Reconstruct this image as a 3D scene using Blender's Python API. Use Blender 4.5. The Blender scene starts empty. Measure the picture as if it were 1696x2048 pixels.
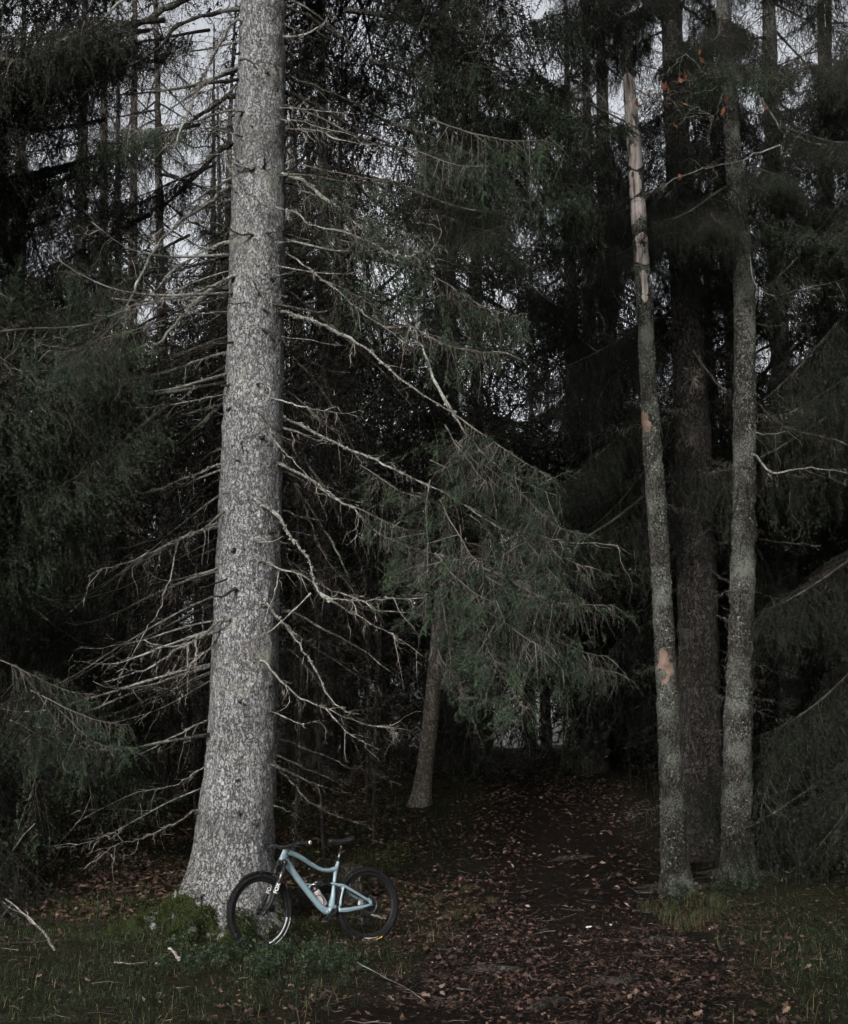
import bpy, math, random
import numpy as np
from mathutils import Vector, Matrix, Euler, noise

# ------------------------------------------------------------------ camera, sky, sun, exposure
scene = bpy.context.scene
COL = scene.collection
R = math.radians
CAM_Z, TILT, FPX = 1.5, R(10.9), 2813.0
cam_d = bpy.data.cameras.new('camera')
cam_d.sensor_fit = 'VERTICAL'; cam_d.sensor_height = 36.0; cam_d.lens = 36.0 * FPX / 2048.0
cam_d.clip_start = 0.1; cam_d.clip_end = 2000
cam = bpy.data.objects.new('camera', cam_d); COL.objects.link(cam)
cam.location = (0, 0, CAM_Z); cam.rotation_euler = (R(90) + TILT, 0, 0)
scene.camera = cam

SUN_EL, SUN_AZ = R(25), R(-157)       # azimuth from +Y, clockwise: behind the camera, to its left
world = bpy.data.worlds.new('World'); scene.world = world; world.use_nodes = True
wn = world.node_tree; wn.nodes.clear()
sky = wn.nodes.new('ShaderNodeTexSky'); sky.sky_type = 'NISHITA'; sky.sun_disc = False
sky.sun_elevation = SUN_EL; sky.sun_rotation = SUN_AZ; sky.air_density = 1.0; sky.dust_density = 6.0; sky.ozone_density = 1.0
hs = wn.nodes.new('ShaderNodeHueSaturation'); hs.inputs['Saturation'].default_value = 0.18
bg = wn.nodes.new('ShaderNodeBackground'); bg.inputs['Strength'].default_value = 0.15
wo = wn.nodes.new('ShaderNodeOutputWorld')
wn.links.new(sky.outputs[0], hs.inputs['Color']); wn.links.new(hs.outputs[0], bg.inputs[0]); wn.links.new(bg.outputs[0], wo.inputs[0])
sun_d = bpy.data.lights.new('sun', 'SUN'); sun_d.energy = 1.42; sun_d.angle = R(14); sun_d.color = (1.0, 0.975, 0.965)
sun = bpy.data.objects.new('sun', sun_d); COL.objects.link(sun)
sdir = Vector((math.sin(SUN_AZ) * math.cos(SUN_EL), math.cos(SUN_AZ) * math.cos(SUN_EL), math.sin(SUN_EL)))
sun.rotation_euler = sdir.to_track_quat('Z', 'Y').to_euler(); sun.location = (0, 0, 40)
vs = scene.view_settings
vs.view_transform = 'Standard'; vs.look = 'None'; vs.exposure = 0.8; vs.gamma = 1.0; vs.use_curve_mapping = False
scene.render.engine = 'CYCLES'
scene.cycles.max_bounces = 5; scene.cycles.diffuse_bounces = 4; scene.cycles.glossy_bounces = 2
scene.cycles.transmission_bounces = 4; scene.cycles.transparent_max_bounces = 6
scene.cycles.use_denoising = True
scene.cycles.use_adaptive_sampling = True; scene.cycles.adaptive_threshold = 0.06; scene.cycles.adaptive_min_samples = 12

# ------------------------------------------------------------------ helpers
CT, ST = math.cos(TILT), math.sin(TILT)
def at(px, py, Y):
    """world point at depth Y (metres ahead) seen at photograph pixel px, py"""
    cx, cy = (px - 848.0) / FPX, (1024.0 - py) / FPX
    d = np.array((cx, CT - cy * ST, ST + cy * CT)); k = Y / d[1]
    return np.array((0, 0, CAM_Z)) + d * k

class MB:
    def __init__(s): s.V = []; s.F3 = []; s.F4 = []; s.m3 = []; s.m4 = []; s.t = []; s.n = 0
    def add(s, V, F3=None, F4=None, m=0, t=0.5):
        V = np.asarray(V, float).reshape(-1, 3); s.V.append(V)
        s.t.append(np.broadcast_to(np.asarray(t, float).ravel(), (len(V),)) if np.ndim(t) == 0 or np.size(t) == 1 else np.asarray(t, float).ravel())
        if F3 is not None and len(F3): F3 = np.asarray(F3, int).reshape(-1, 3); s.F3.append(F3 + s.n); s.m3.append(np.full(len(F3), m))
        if F4 is not None and len(F4): F4 = np.asarray(F4, int).reshape(-1, 4); s.F4.append(F4 + s.n); s.m4.append(np.full(len(F4), m))
        s.n += len(V); return s
    def pack(s):
        cat = lambda L, w: np.concatenate(L) if L else np.zeros((0, w) if w else (0,), int)
        return dict(V=np.concatenate(s.V), t=np.concatenate(s.t), F3=cat(s.F3, 3), F4=cat(s.F4, 4), m3=cat(s.m3, 0), m4=cat(s.m4, 0))
    def add_pack(s, p, M=None, moff=0, tadd=0.0):
        V = p['V']
        if M is not None: M = np.array(M); V = V @ M[:3, :3].T + M[:3, 3]
        s.V.append(V); s.t.append(np.clip(p['t'] + tadd, 0, 1))
        if len(p['F3']): s.F3.append(p['F3'] + s.n); s.m3.append(p['m3'] + moff)
        if len(p['F4']): s.F4.append(p['F4'] + s.n); s.m4.append(p['m4'] + moff)
        s.n += len(V)
    def mesh(s, name, mats, smooth=True):
        p = s.pack(); V, F3, F4 = p['V'], p['F3'], p['F4']
        me = bpy.data.meshes.new(name)
        me.vertices.add(len(V)); me.vertices.foreach_set('co', V.astype(np.float32).ravel())
        li = np.concatenate([F3.ravel(), F4.ravel()]).astype(np.int32)
        ls = np.concatenate([np.arange(len(F3)) * 3, len(F3) * 3 + np.arange(len(F4)) * 4]).astype(np.int32)
        me.loops.add(len(li)); me.loops.foreach_set('vertex_index', li)
        me.polygons.add(len(ls)); me.polygons.foreach_set('loop_start', ls)
        for m in mats: me.materials.append(m)
        me.polygons.foreach_set('material_index', np.concatenate([p['m3'], p['m4']]).astype(np.int32))
        me.update(calc_edges=True)
        me.polygons.foreach_set('use_smooth', np.full(len(ls), smooth))
        a = me.attributes.new('tint', 'FLOAT', 'POINT'); a.data.foreach_set('value', p['t'].astype(np.float32))
        me.update(); return me
    def build(s, name, mats, parent=None, smooth=True):
        if not isinstance(mats, (list, tuple)): mats = [mats]
        return link(name, s.mesh(name, mats, smooth), parent)

def link(name, data, parent=None, M=None):
    o = bpy.data.objects.new(name, data); COL.objects.link(o)
    if parent is not None: o.parent = parent
    if M is not None: o.matrix_local = M
    return o
def tag(o, label=None, cat=None, group=None, kind=None):
    for k, v in (('label', label), ('category', cat), ('group', group), ('kind', kind)):
        if v: o[k] = v
    return o
def empty(name, loc=(0, 0, 0), label=None, cat=None, group=None):
    o = link(name, None); o.location = tuple(float(v) for v in loc); o.empty_display_size = 0.2
    return tag(o, label, cat, group)

def frames(P):
    P = np.asarray(P, float); T = np.gradient(P, axis=0); T /= np.linalg.norm(T, axis=1)[:, None] + 1e-12
    ref = np.array((0, 0, 1.0)) if abs(T[0, 2]) < 0.9 else np.array((1.0, 0, 0))
    N = np.zeros_like(P); v = ref - T[0] * ref.dot(T[0]); N[0] = v / np.linalg.norm(v)
    for i in range(1, len(P)):
        v = N[i - 1] - T[i] * N[i - 1].dot(T[i]); N[i] = v / (np.linalg.norm(v) + 1e-12)
    return T, N, np.cross(T, N)
def tube(mb, P, r, sides=6, m=0, t=0.5, rb=None, N0=None, cap=True):
    """swept tube along P, radius r (array or float); rb: second radius of an elliptical section; N0: fixed normal"""
    P = np.asarray(P, float); n = len(P); r = np.broadcast_to(np.asarray(r, float), (n,)); rb = r if rb is None else np.broadcast_to(np.asarray(rb, float), (n,))
    T, N, B = frames(P)
    if N0 is not None:
        B = np.broadcast_to(np.asarray(N0, float), (n, 3)); N = np.cross(B, T); N /= np.linalg.norm(N, axis=1)[:, None]
    a = np.arange(sides) * 2 * np.pi / sides
    V = P[:, None] + N[:, None] * (np.cos(a)[None, :, None] * r[:, None, None]) + B[:, None] * (np.sin(a)[None, :, None] * rb[:, None, None])
    i, j = np.meshgrid(np.arange(n - 1), np.arange(sides), indexing='ij'); j2 = (j + 1) % sides
    F4 = np.stack([i * sides + j, i * sides + j2, (i + 1) * sides + j2, (i + 1) * sides + j], -1).reshape(-1, 4)
    V = V.reshape(-1, 3); F3 = []
    if cap:
        V = np.concatenate([V, P[:1], P[-1:]]); k = n * sides
        for q in range(sides):
            q2 = (q + 1) % sides; F3 += [(k, q2, q), (k + 1, (n - 1) * sides + q, (n - 1) * sides + q2)]
    if np.ndim(t): t = np.concatenate([np.repeat(np.asarray(t, float), sides), [t[0], t[-1]] if cap else []])
    mb.add(V, F3, F4, m, t)
def spline(P, n):
    """Catmull-Rom resampling of a polyline to n points"""
    P = np.asarray(P, float)
    if len(P) == 2: return P[0] + (P[1] - P[0]) * np.linspace(0, 1, n)[:, None]
    Q = np.concatenate([[2 * P[0] - P[1]], P, [2 * P[-1] - P[-2]]]); out = []
    for u in np.linspace(0, len(P) - 1 - 1e-6, n):
        i = int(u); f = u - i; a, b, c, d = Q[i:i + 4]
        out.append(0.5 * ((2 * b) + (-a + c) * f + (2 * a - 5 * b + 4 * c - d) * f * f + (-a + 3 * b - 3 * c + d) * f ** 3))
    return np.array(out)
def box(mb, c, s, M3=None, m=0, t=0.5):
    u = np.array([(x, y, z) for x in (-.5, .5) for y in (-.5, .5) for z in (-.5, .5)]) * np.array(s)
    if M3 is not None: u = u @ np.array(M3).T
    mb.add(u + np.array(c), None, [(0, 1, 3, 2), (4, 6, 7, 5), (0, 4, 5, 1), (2, 3, 7, 6), (0, 2, 6, 4), (1, 5, 7, 3)], m, t)
def unit(V): return V / (np.linalg.norm(V, axis=-1, keepdims=True) + 1e-12)

_lat = np.random.default_rng(5).random((256, 256))
def vn(x, y):
    xi = np.floor(x).astype(int); yi = np.floor(y).astype(int); fx = x - xi; fy = y - yi
    fx = fx * fx * (3 - 2 * fx); fy = fy * fy * (3 - 2 * fy); L = lambda a, b: _lat[a % 256, b % 256]
    return (L(xi, yi) * (1 - fx) + L(xi + 1, yi) * fx) * (1 - fy) + (L(xi, yi + 1) * (1 - fx) + L(xi + 1, yi + 1) * fx) * fy
def fbm(x, y, o=3):
    s = 0; a = .5
    for k in range(o): s = s + a * (vn(x * 2 ** k + 17 * k, y * 2 ** k + 5 * k) - .5); a *= .5
    return s

# ------------------------------------------------------------------ materials
def ramp(nt, stops):
    n = nt.nodes.new('ShaderNodeValToRGB'); e = n.color_ramp.elements
    while len(e) > 1: e.remove(e[-1])
    for i, (p, c) in enumerate(stops):
        q = e[0] if i == 0 else e.new(p); q.position = p; q.color = (*c, 1)
    return n
def new_mat(name, rough=0.8, spec=0.2):
    m = bpy.data.materials.new(name); m.use_nodes = True; nt = m.node_tree; b = nt.nodes['Principled BSDF']
    b.inputs['Roughness'].default_value = rough; b.inputs['Specular IOR Level'].default_value = spec
    return m, nt, b
def plain(name, col, rough=0.6, spec=0.4, metal=0.0, coat=0.0, var=0.0):
    m, nt, b = new_mat(name, rough, spec); b.inputs['Base Color'].default_value = (*col, 1); b.inputs['Metallic'].default_value = metal
    b.inputs['Coat Weight'].default_value = coat; b.inputs['Coat Roughness'].default_value = 0.08
    if var:
        n = tex(nt, 'ShaderNodeTexNoise', 9.0, Detail=6.0); n2 = tex(nt, 'ShaderNodeTexNoise', 130.0, Detail=3.0)
        a = nt.nodes.new('ShaderNodeMath'); a.operation = 'ADD'; nt.links.new(n.outputs[0], a.inputs[0]); nt.links.new(n2.outputs[0], a.inputs[1])
        r = ramp(nt, [(0.35, tuple(c * (1 - var) for c in col)), (0.62, col)]); r.inputs[0].default_value = .5
        h = nt.nodes.new('ShaderNodeMath'); h.operation = 'MULTIPLY'; h.inputs[1].default_value = .5; nt.links.new(a.outputs[0], h.inputs[0])
        nt.links.new(h.outputs[0], r.inputs[0]); nt.links.new(r.outputs[0], b.inputs['Base Color'])
    return m
def tex(nt, typ, scale, coord='Object', stretch=None, **kw):
    tc = nt.nodes.new('ShaderNodeTexCoord'); n = nt.nodes.new(typ); src = tc.outputs[coord]
    if stretch:
        mp = nt.nodes.new('ShaderNodeMapping'); mp.inputs['Scale'].default_value = stretch; nt.links.new(src, mp.inputs[0]); src = mp.outputs[0]
    nt.links.new(src, n.inputs['Vector']); n.inputs['Scale'].default_value = scale
    for k, v in kw.items():
        if k in n.inputs: n.inputs[k].default_value = v
        else: setattr(n, k, v)
    return n
def tinted(name, stops, rough=0.7, spec=0.15, transl=0.0, objvar=0.0):
    """colour taken from the per-vertex 'tint' number: individual needles, leaves and blades differ"""
    m, nt, b = new_mat(name, rough, spec)
    a = nt.nodes.new('ShaderNodeAttribute'); a.attribute_name = 'tint'; r = ramp(nt, stops)
    src = a.outputs['Fac']
    if objvar:
        oi = nt.nodes.new('ShaderNodeObjectInfo'); ma = nt.nodes.new('ShaderNodeMath'); ma.operation = 'MULTIPLY_ADD'
        ma.inputs[1].default_value = objvar; nt.links.new(oi.outputs['Random'], ma.inputs[0]); nt.links.new(src, ma.inputs[2])
        m2 = nt.nodes.new('ShaderNodeMath'); m2.operation = 'SUBTRACT'; m2.inputs[1].default_value = objvar / 2; nt.links.new(ma.outputs[0], m2.inputs[0]); src = m2.outputs[0]
    nt.links.new(src, r.inputs[0]); nt.links.new(r.outputs[0], b.inputs['Base Color'])
    if transl:
        tr = nt.nodes.new('ShaderNodeBsdfTranslucent'); mx = nt.nodes.new('ShaderNodeMixShader'); mx.inputs[0].default_value = transl
        nt.links.new(r.outputs[0], tr.inputs[0]); nt.links.new(b.outputs[0], mx.inputs[1]); nt.links.new(tr.outputs[0], mx.inputs[2])
        nt.links.new(mx.outputs[0], nt.nodes['Material Output'].inputs[0])
    return m
def bark(name, cols, plate=22.0, stretch=(1, 1, .7), bump=.6, moss=None, moss_h=0.5, lichen=0.0, big=1.6, lich_col=(.2, .24, .17), wobble=.07, lscale=48.0):
    """flaky bark: voronoi plates with dark cracks, patches of tone; moss low on the trunk, lichen blotches"""
    m, nt, b = new_mat(name, .9, .1); L = nt.links.new
    wob = tex(nt, 'ShaderNodeTexNoise', plate * .8, Detail=3.0)
    tc = nt.nodes.new('ShaderNodeTexCoord'); mp = nt.nodes.new('ShaderNodeMapping'); mp.inputs['Scale'].default_value = stretch; L(tc.outputs['Object'], mp.inputs[0])
    mxv = nt.nodes.new('ShaderNodeMix'); mxv.data_type = 'VECTOR'; mxv.inputs[0].default_value = wobble; L(mp.outputs[0], mxv.inputs[4]); L(wob.outputs['Color'], mxv.inputs[5])
    v = nt.nodes.new('ShaderNodeTexVoronoi'); v.feature = 'DISTANCE_TO_EDGE'; v.inputs['Scale'].default_value = plate; L(mxv.outputs[1], v.inputs['Vector'])
    vc = nt.nodes.new('ShaderNodeTexVoronoi'); vc.inputs['Scale'].default_value = plate; L(mxv.outputs[1], vc.inputs['Vector'])
    crack = ramp(nt, [(0.0, (0, 0, 0)), (0.035, (.12, .12, .12)), (0.10, (1, 1, 1))]); L(v.outputs[0], crack.inputs[0])
    n1 = tex(nt, 'ShaderNodeTexNoise', plate * 1.35, Detail=4.0, Roughness=.7, stretch=(1, 1, .8)); n2 = tex(nt, 'ShaderNodeTexNoise', big, Detail=4.0)
    # where cracks deepen and merge: noise thresholds
    gap = ramp(nt, [(0.31, (0, 0, 0)), (0.40, (1, 1, 1))]); L(n1.outputs[0], gap.inputs[0])
    # cracks are broken up: only part of each plate's edge opens
    nk = tex(nt, 'ShaderNodeTexNoise', plate * 1.1, Detail=2.0); kr = ramp(nt, [(.5, (0, 0, 0)), (.66, (1, 1, 1))]); L(nk.outputs[0], kr.inputs[0])
    mxk = nt.nodes.new('ShaderNodeMath'); mxk.operation = 'MAXIMUM'; L(crack.outputs[0], mxk.inputs[0]); L(kr.outputs[0], mxk.inputs[1])
    nr = tex(nt, 'ShaderNodeTexNoise', plate * .7, Detail=4.0, Roughness=.6, stretch=(1, 1, .45)); rr_ = ramp(nt, [(.44, (1, 1, 1)), (.49, (.15, .15, .15)), (.51, (.15, .15, .15)), (.56, (1, 1, 1))]); L(nr.outputs[0], rr_.inputs[0])
    m0 = nt.nodes.new('ShaderNodeMath'); m0.operation = 'MULTIPLY'; L(mxk.outputs[0], m0.inputs[0]); L(rr_.outputs[0], m0.inputs[1])
    mul = nt.nodes.new('ShaderNodeMath'); mul.operation = 'MULTIPLY'; L(m0.outputs[0], mul.inputs[0]); L(gap.outputs[0], mul.inputs[1])
    base = ramp(nt, [(0.25, cols[1]), (0.75, cols[2])]); L(vc.outputs['Color'], base.inputs[0])
    tone = ramp(nt, [(0.3, (.58, .58, .55)), (0.65, (1.0, 1.0, 1.0))]); L(n2.outputs[0], tone.inputs[0])
    mt = nt.nodes.new('ShaderNodeMix'); mt.data_type = 'RGBA'; mt.blend_type = 'MULTIPLY'; mt.inputs[0].default_value = 1; L(base.outputs[0], mt.inputs[6]); L(tone.outputs[0], mt.inputs[7])
    mc = nt.nodes.new('ShaderNodeMix'); mc.data_type = 'RGBA'; mc.inputs[6].default_value = (*cols[0], 1); L(mul.outputs[0], mc.inputs[0]); L(mt.outputs[2], mc.inputs[7])
    col = mc.outputs[2]
    if lichen:
        nl = tex(nt, 'ShaderNodeTexNoise', lscale, Detail=4.0, Roughness=.75); nb = tex(nt, 'ShaderNodeTexNoise', 2.2, Detail=3.0)
        ad = nt.nodes.new('ShaderNodeMath'); ad.operation = 'ADD'; L(nl.outputs[0], ad.inputs[0]); L(nb.outputs[0], ad.inputs[1])
        lr = ramp(nt, [(.5, (0, 0, 0)), (.6, (1, 1, 1))]); hl = nt.nodes.new('ShaderNodeMath'); hl.operation = 'MULTIPLY_ADD'; hl.inputs[1].default_value = .5; hl.inputs[2].default_value = (lichen - .5) * .3
        L(ad.outputs[0], hl.inputs[0]); L(hl.outputs[0], lr.inputs[0])
        ml = nt.nodes.new('ShaderNodeMix'); ml.data_type = 'RGBA'; ml.inputs[7].default_value = (*lich_col, 1); L(lr.outputs[0], ml.inputs[0]); L(col, ml.inputs[6]); col = ml.outputs[2]
    if moss:
        at_ = nt.nodes.new('ShaderNodeAttribute'); at_.attribute_name = 'tint'
        nm = tex(nt, 'ShaderNodeTexNoise', 7.0, Detail=5.0, Roughness=.65)
        sm = nt.nodes.new('ShaderNodeMath'); sm.operation = 'MULTIPLY_ADD'; sm.inputs[1].default_value = 1.3; L(nm.outputs[0], sm.inputs[0]); L(at_.outputs['Fac'], sm.inputs[2])
        mr = ramp(nt, [(.0, (0, 0, 0)), (.95, (0, 0, 0)), (1.0, (1, 1, 1))])
        hf = nt.nodes.new('ShaderNodeMath'); hf.operation = 'MULTIPLY'; hf.inputs[1].default_value = .75; L(sm.outputs[0], hf.inputs[0]); L(hf.outputs[0], mr.inputs[0])
        mm = nt.nodes.new('ShaderNodeMix'); mm.data_type = 'RGBA'; mm.inputs[7].default_value = (*moss, 1); L(mr.outputs[0], mm.inputs[0]); L(col, mm.inputs[6]); col = mm.outputs[2]
    L(col, b.inputs['Base Color'])
    bp = nt.nodes.new('ShaderNodeBump'); bp.inputs['Strength'].default_value = bump; bp.inputs['Distance'].default_value = .02
    sb = nt.nodes.new('ShaderNodeMath'); sb.operation = 'MULTIPLY_ADD'; sb.inputs[1].default_value = .3; L(n1.outputs[0], sb.inputs[0]); L(mul.outputs[0], sb.inputs[2])
    L(sb.outputs[0], bp.inputs['Height']); L(bp.outputs[0], b.inputs['Normal'])
    return m

M = {}
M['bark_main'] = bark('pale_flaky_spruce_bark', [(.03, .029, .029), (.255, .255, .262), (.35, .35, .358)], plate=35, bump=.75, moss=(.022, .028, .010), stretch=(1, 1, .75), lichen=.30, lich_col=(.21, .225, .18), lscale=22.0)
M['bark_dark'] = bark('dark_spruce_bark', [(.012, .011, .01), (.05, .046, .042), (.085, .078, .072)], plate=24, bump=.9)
M['bark_lichen'] = bark('lichen_bark', [(.014, .013, .011), (.06, .056, .05), (.1, .095, .085)], plate=26, bump=1.0, lichen=.52, lich_col=(.14, .15, .128), moss=(.02, .024, .012))
M['bark_pine'] = bark('reddish_pine_bark', [(.012, .010, .009), (.055, .044, .04), (.09, .075, .067)], plate=14, bump=.7, lichen=.4, lich_col=(.16, .17, .15))
M['bark_birch'] = bark('pale_young_bark', [(.04, .036, .03), (.12, .11, .09), (.2, .18, .155)], plate=16, bump=.5, stretch=(1, 1, 2))
M['branch_pale'] = bark('pale_dead_branch', [(.03, .028, .026), (.16, .15, .137), (.28, .268, .245)], plate=38, bump=.5, stretch=(1, 1, 1), lichen=.48, lich_col=(.25, .265, .235), big=5)
M['branch_dark'] = bark('dark_limb_bark', [(.012, .011, .01), (.045, .04, .036), (.085, .078, .07)], plate=30, bump=.7, lichen=.42, lich_col=(.15, .17, .13), big=4)
def wood_mat():
    m, nt, b = new_mat('barkless_wood', .8, .1); n = tex(nt, 'ShaderNodeTexNoise', 30.0, Detail=6.0, Roughness=.7, stretch=(1, 1, .06)); n2 = tex(nt, 'ShaderNodeTexNoise', 3.0, Detail=4.0)
    r1 = ramp(nt, [(.32, (.05, .038, .033)), (.5, (.26, .225, .205)), (.68, (.42, .385, .36))]); s = nt.nodes.new('ShaderNodeMath'); s.operation = 'MULTIPLY_ADD'; s.inputs[1].default_value = .35
    s2 = nt.nodes.new('ShaderNodeMath'); s2.operation = 'SUBTRACT'; s2.inputs[1].default_value = .17; nt.links.new(n2.outputs[0], s.inputs[0]); nt.links.new(n.outputs[0], s.inputs[2]); nt.links.new(s.outputs[0], s2.inputs[0])
    nt.links.new(s2.outputs[0], r1.inputs[0]); nt.links.new(r1.outputs[0], b.inputs['Base Color']); bp = nt.nodes.new('ShaderNodeBump'); bp.inputs['Strength'].default_value = .6; bp.inputs['Distance'].default_value = .01
    nt.links.new(n.outputs[0], bp.inputs['Height']); nt.links.new(bp.outputs[0], b.inputs['Normal']); return m
M['bare_wood'] = wood_mat()
M['scar_wood'] = plain('tan_torn_wood', (.21, .145, .115), .85, .08, var=.7)
M['twig'] = tinted('bare_twigs', [(0, (.009, .008, .007)), (.5, (.022, .019, .017)), (.85, (.11, .10, .088)), (1, (.22, .205, .18))], .95, .03, objvar=.1)
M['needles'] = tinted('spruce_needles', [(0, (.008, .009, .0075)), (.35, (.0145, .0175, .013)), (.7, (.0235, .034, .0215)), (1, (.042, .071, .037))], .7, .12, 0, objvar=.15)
M['lichen'] = tinted('lichen_flakes', [(0, (.05, .055, .045)), (.5, (.11, .122, .10)), (1, (.17, .185, .155))], .9, .05)
M['moss'] = tinted('moss_shoots', [(0, (.010, .014, .005)), (.6, (.026, .035, .011)), (1, (.055, .07, .022))], .85, .1, .15)
M['grass'] = tinted('grass_blades', [(0, (.008, .013, .007)), (.5, (.018, .028, .014)), (.78, (.03, .042, .02)), (.9, (.10, .088, .045)), (1, (.17, .145, .08))], .8, .08, .1)
M['shrub_leaf'] = tinted('bilberry_leaves', [(0, (.008, .014, .007)), (.6, (.017, .028, .014)), (1, (.05, .075, .036))], .6, .2, .1)
M['leaf'] = tinted('fallen_leaves', [(0, (.008, .006, .005)), (.3, (.018, .012, .010)), (.55, (.043, .026, .020)), (.75, (.085, .052, .039)), (.9, (.15, .10, .077)), (1, (.25, .19, .15))], .7, .12, .05)
M['soil'] = None
M['bark_moss'] = bark('mossy_rotten_bark', [(.015, .013, .01), (.06, .05, .04), (.1, .09, .07)], plate=20, bump=.9, moss=(.05, .065, .018))
M['white_flake'] = plain('birch_bark_flake', (.5, .48, .46), .7, .2, var=.3)
M['oak_leaf'] = plain('orange_oak_leaf', (.13, .05, .024), .6, .3, var=.4)
M['paint'] = plain('pale_blue_bike_paint', (.145, .205, .23), .35, .4, coat=.3)
def muddy(m, thr, mud=(.03, .024, .018)):
    nt = m.node_tree; b = nt.nodes['Principled BSDF']; n = tex(nt, 'ShaderNodeTexNoise', 42.0, Detail=8.0, Roughness=.75); k = ramp(nt, [(thr, (0, 0, 0)), (thr + .05, (1, 1, 1))]); mx = nt.nodes.new('ShaderNodeMix'); mx.data_type = 'RGBA'
    src = b.inputs['Base Color'].links[0].from_socket if b.inputs['Base Color'].links else None
    if src: nt.links.new(src, mx.inputs[6])
    else: mx.inputs[6].default_value = b.inputs['Base Color'].default_value
    mx.inputs[7].default_value = (*mud, 1); nt.links.new(n.outputs[0], k.inputs[0]); nt.links.new(k.outputs[0], mx.inputs[0]); nt.links.new(mx.outputs[2], b.inputs['Base Color']); nt.links.new(k.outputs[0], b.inputs['Roughness']) if False else None
muddy(M['paint'], .60)
M['rubber'] = plain('black_rubber', (.010, .010, .011), .9, .08, var=.3)
muddy(M['rubber'], .56, (.035, .028, .022))
M['black'] = plain('satin_black', (.008, .008, .009), .5, .2)
M['gloss'] = plain('gloss_black', (.015, .015, .016), .18, .6, coat=.6)
M['steel'] = plain('dull_steel', (.10, .10, .105), .45, .4, metal=.8, var=.3)
M['white'] = plain('white_print', (.5, .5, .5), .5, .3)
M['yellow'] = plain('yellow_print', (.62, .38, .05), .5, .3)
M['bottle'] = plain('translucent_bottle', (.25, .225, .22), .35, .4)
M['cap'] = plain('bottle_cap', (.03, .025, .025), .4, .4)

# ------------------------------------------------------------------ ground
TX, TY = at(462, 1760, 14.75)[0], 14.75                       # foot of the big spruce
PATH = np.array([(-5, .2), (8, .5), (10, .7), (12, 1.15), (14, 1.5), (16, 1.75), (18, 1.85), (22, 2.05), (26, 2.15), (30, 2.1), (36, 2.2), (44, 2.6), (90, 6)])
_y = np.array([-60, 13.5, 16, 18, 20, 23, 26, 30, 40, 60, 140, 600.]); _z = np.array([0, 0, .06, .22, .56, 1.08, 1.45, 1.78, 2.3, 3.0, 4.5, 10.])
SY = np.linspace(-60, 140, 801); SZ = np.interp(SY, _y, _z); SZ = np.convolve(np.pad(SZ, 6, mode='edge'), np.ones(13) / 13, 'valid'); SY = np.append(SY, 600); SZ = np.append(SZ, 10.)
def path_d(x, y):
    w = np.interp(y, [8, 13, 18, 26, 40], [1.5, 1.45, 1.15, 1.0, .9])
    return np.abs(x - np.interp(y, PATH[:, 0], PATH[:, 1])) / w
def slope(y): return np.interp(y, SY, SZ)
def height(x, y):
    x = np.asarray(x, float); y = np.asarray(y, float)
    p = np.clip(1.25 - path_d(x, y), 0, 1)
    h = slope(y) + fbm(x * .35, y * .35, 3) * .42 * (1 - .5 * p) + fbm(x * 1.7, y * 1.7, 3) * .10 - .10 * p
    h = h + .20 * np.exp(-(((x - TX + .1) / .95) ** 2 + ((y - TY + .05) / .8) ** 2))
    k = np.exp(-((np.abs(x + 1.15) / 1.0) ** 4 + (np.abs(y - 13.85) / .75) ** 4)); h = h * (1 - k) + k * (-.035)    # level place where the bicycle stands
    return h
def gz(x, y): return float(height(x, y))
def foot(px, Y):
    """ground point under photograph column px at depth Y"""
    z = 0.0
    for _ in range(4):
        dep = Y * CT + (z - CAM_Z) * ST; x = (px - 848) / FPX * dep; z = gz(x, Y)
    return np.array((x, Y, z))

def ground_mat():
    m, nt, b = new_mat('forest_floor', .95, .03); L = nt.links.new
    a = nt.nodes.new('ShaderNodeAttribute'); a.attribute_name = 'tint'
    n1 = tex(nt, 'ShaderNodeTexNoise', 1.3, Detail=6.0, Roughness=.65); n2 = tex(nt, 'ShaderNodeTexNoise', 24.0, Detail=6.0, Roughness=.7)
    soil = ramp(nt, [(.3, (.004, .0033, .003)), (.55, (.011, .0085, .0075)), (.75, (.026, .02, .017))]); L(n2.outputs[0], soil.inputs[0])
    duff = ramp(nt, [(.3, (.006, .005, .004)), (.5, (.014, .013, .008)), (.7, (.03, .031, .014))]); L(n2.outputs[0], duff.inputs[0])
    s = nt.nodes.new('ShaderNodeMath'); s.operation = 'ADD'; L(a.outputs['Fac'], s.inputs[0]); L(n1.outputs[0], s.inputs[1])
    k = ramp(nt, [(.42, (0, 0, 0)), (.62, (1, 1, 1))]); h = nt.nodes.new('ShaderNodeMath'); h.operation = 'MULTIPLY'; h.inputs[1].default_value = .5
    L(s.outputs[0], h.inputs[0]); L(h.outputs[0], k.inputs[0])
    mx = nt.nodes.new('ShaderNodeMix'); mx.data_type = 'RGBA'; L(k.outputs[0], mx.inputs[0]); L(duff.outputs[0], mx.inputs[6]); L(soil.outputs[0], mx.inputs[7])
    L(mx.outputs[2], b.inputs['Base Color'])
    bp = nt.nodes.new('ShaderNodeBump'); bp.inputs['Strength'].default_value = .8; bp.inputs['Distance'].default_value = .03; L(n2.outputs[0], bp.inputs['Height']); L(bp.outputs[0], b.inputs['Normal'])
    return m
M['soil'] = ground_mat()
def grid_ax(segs):
    out = []
    for a, b, s in segs: out += list(np.arange(a, b - 1e-6, s))
    return np.array(out + [segs[-1][1]])
gxs = grid_ax([(-400, -60, 40), (-60, -14, 2), (-14, -5.5, .3), (-5.5, 6.5, .06), (6.5, 16, .3), (16, 60, 2), (60, 400, 40)])
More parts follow.
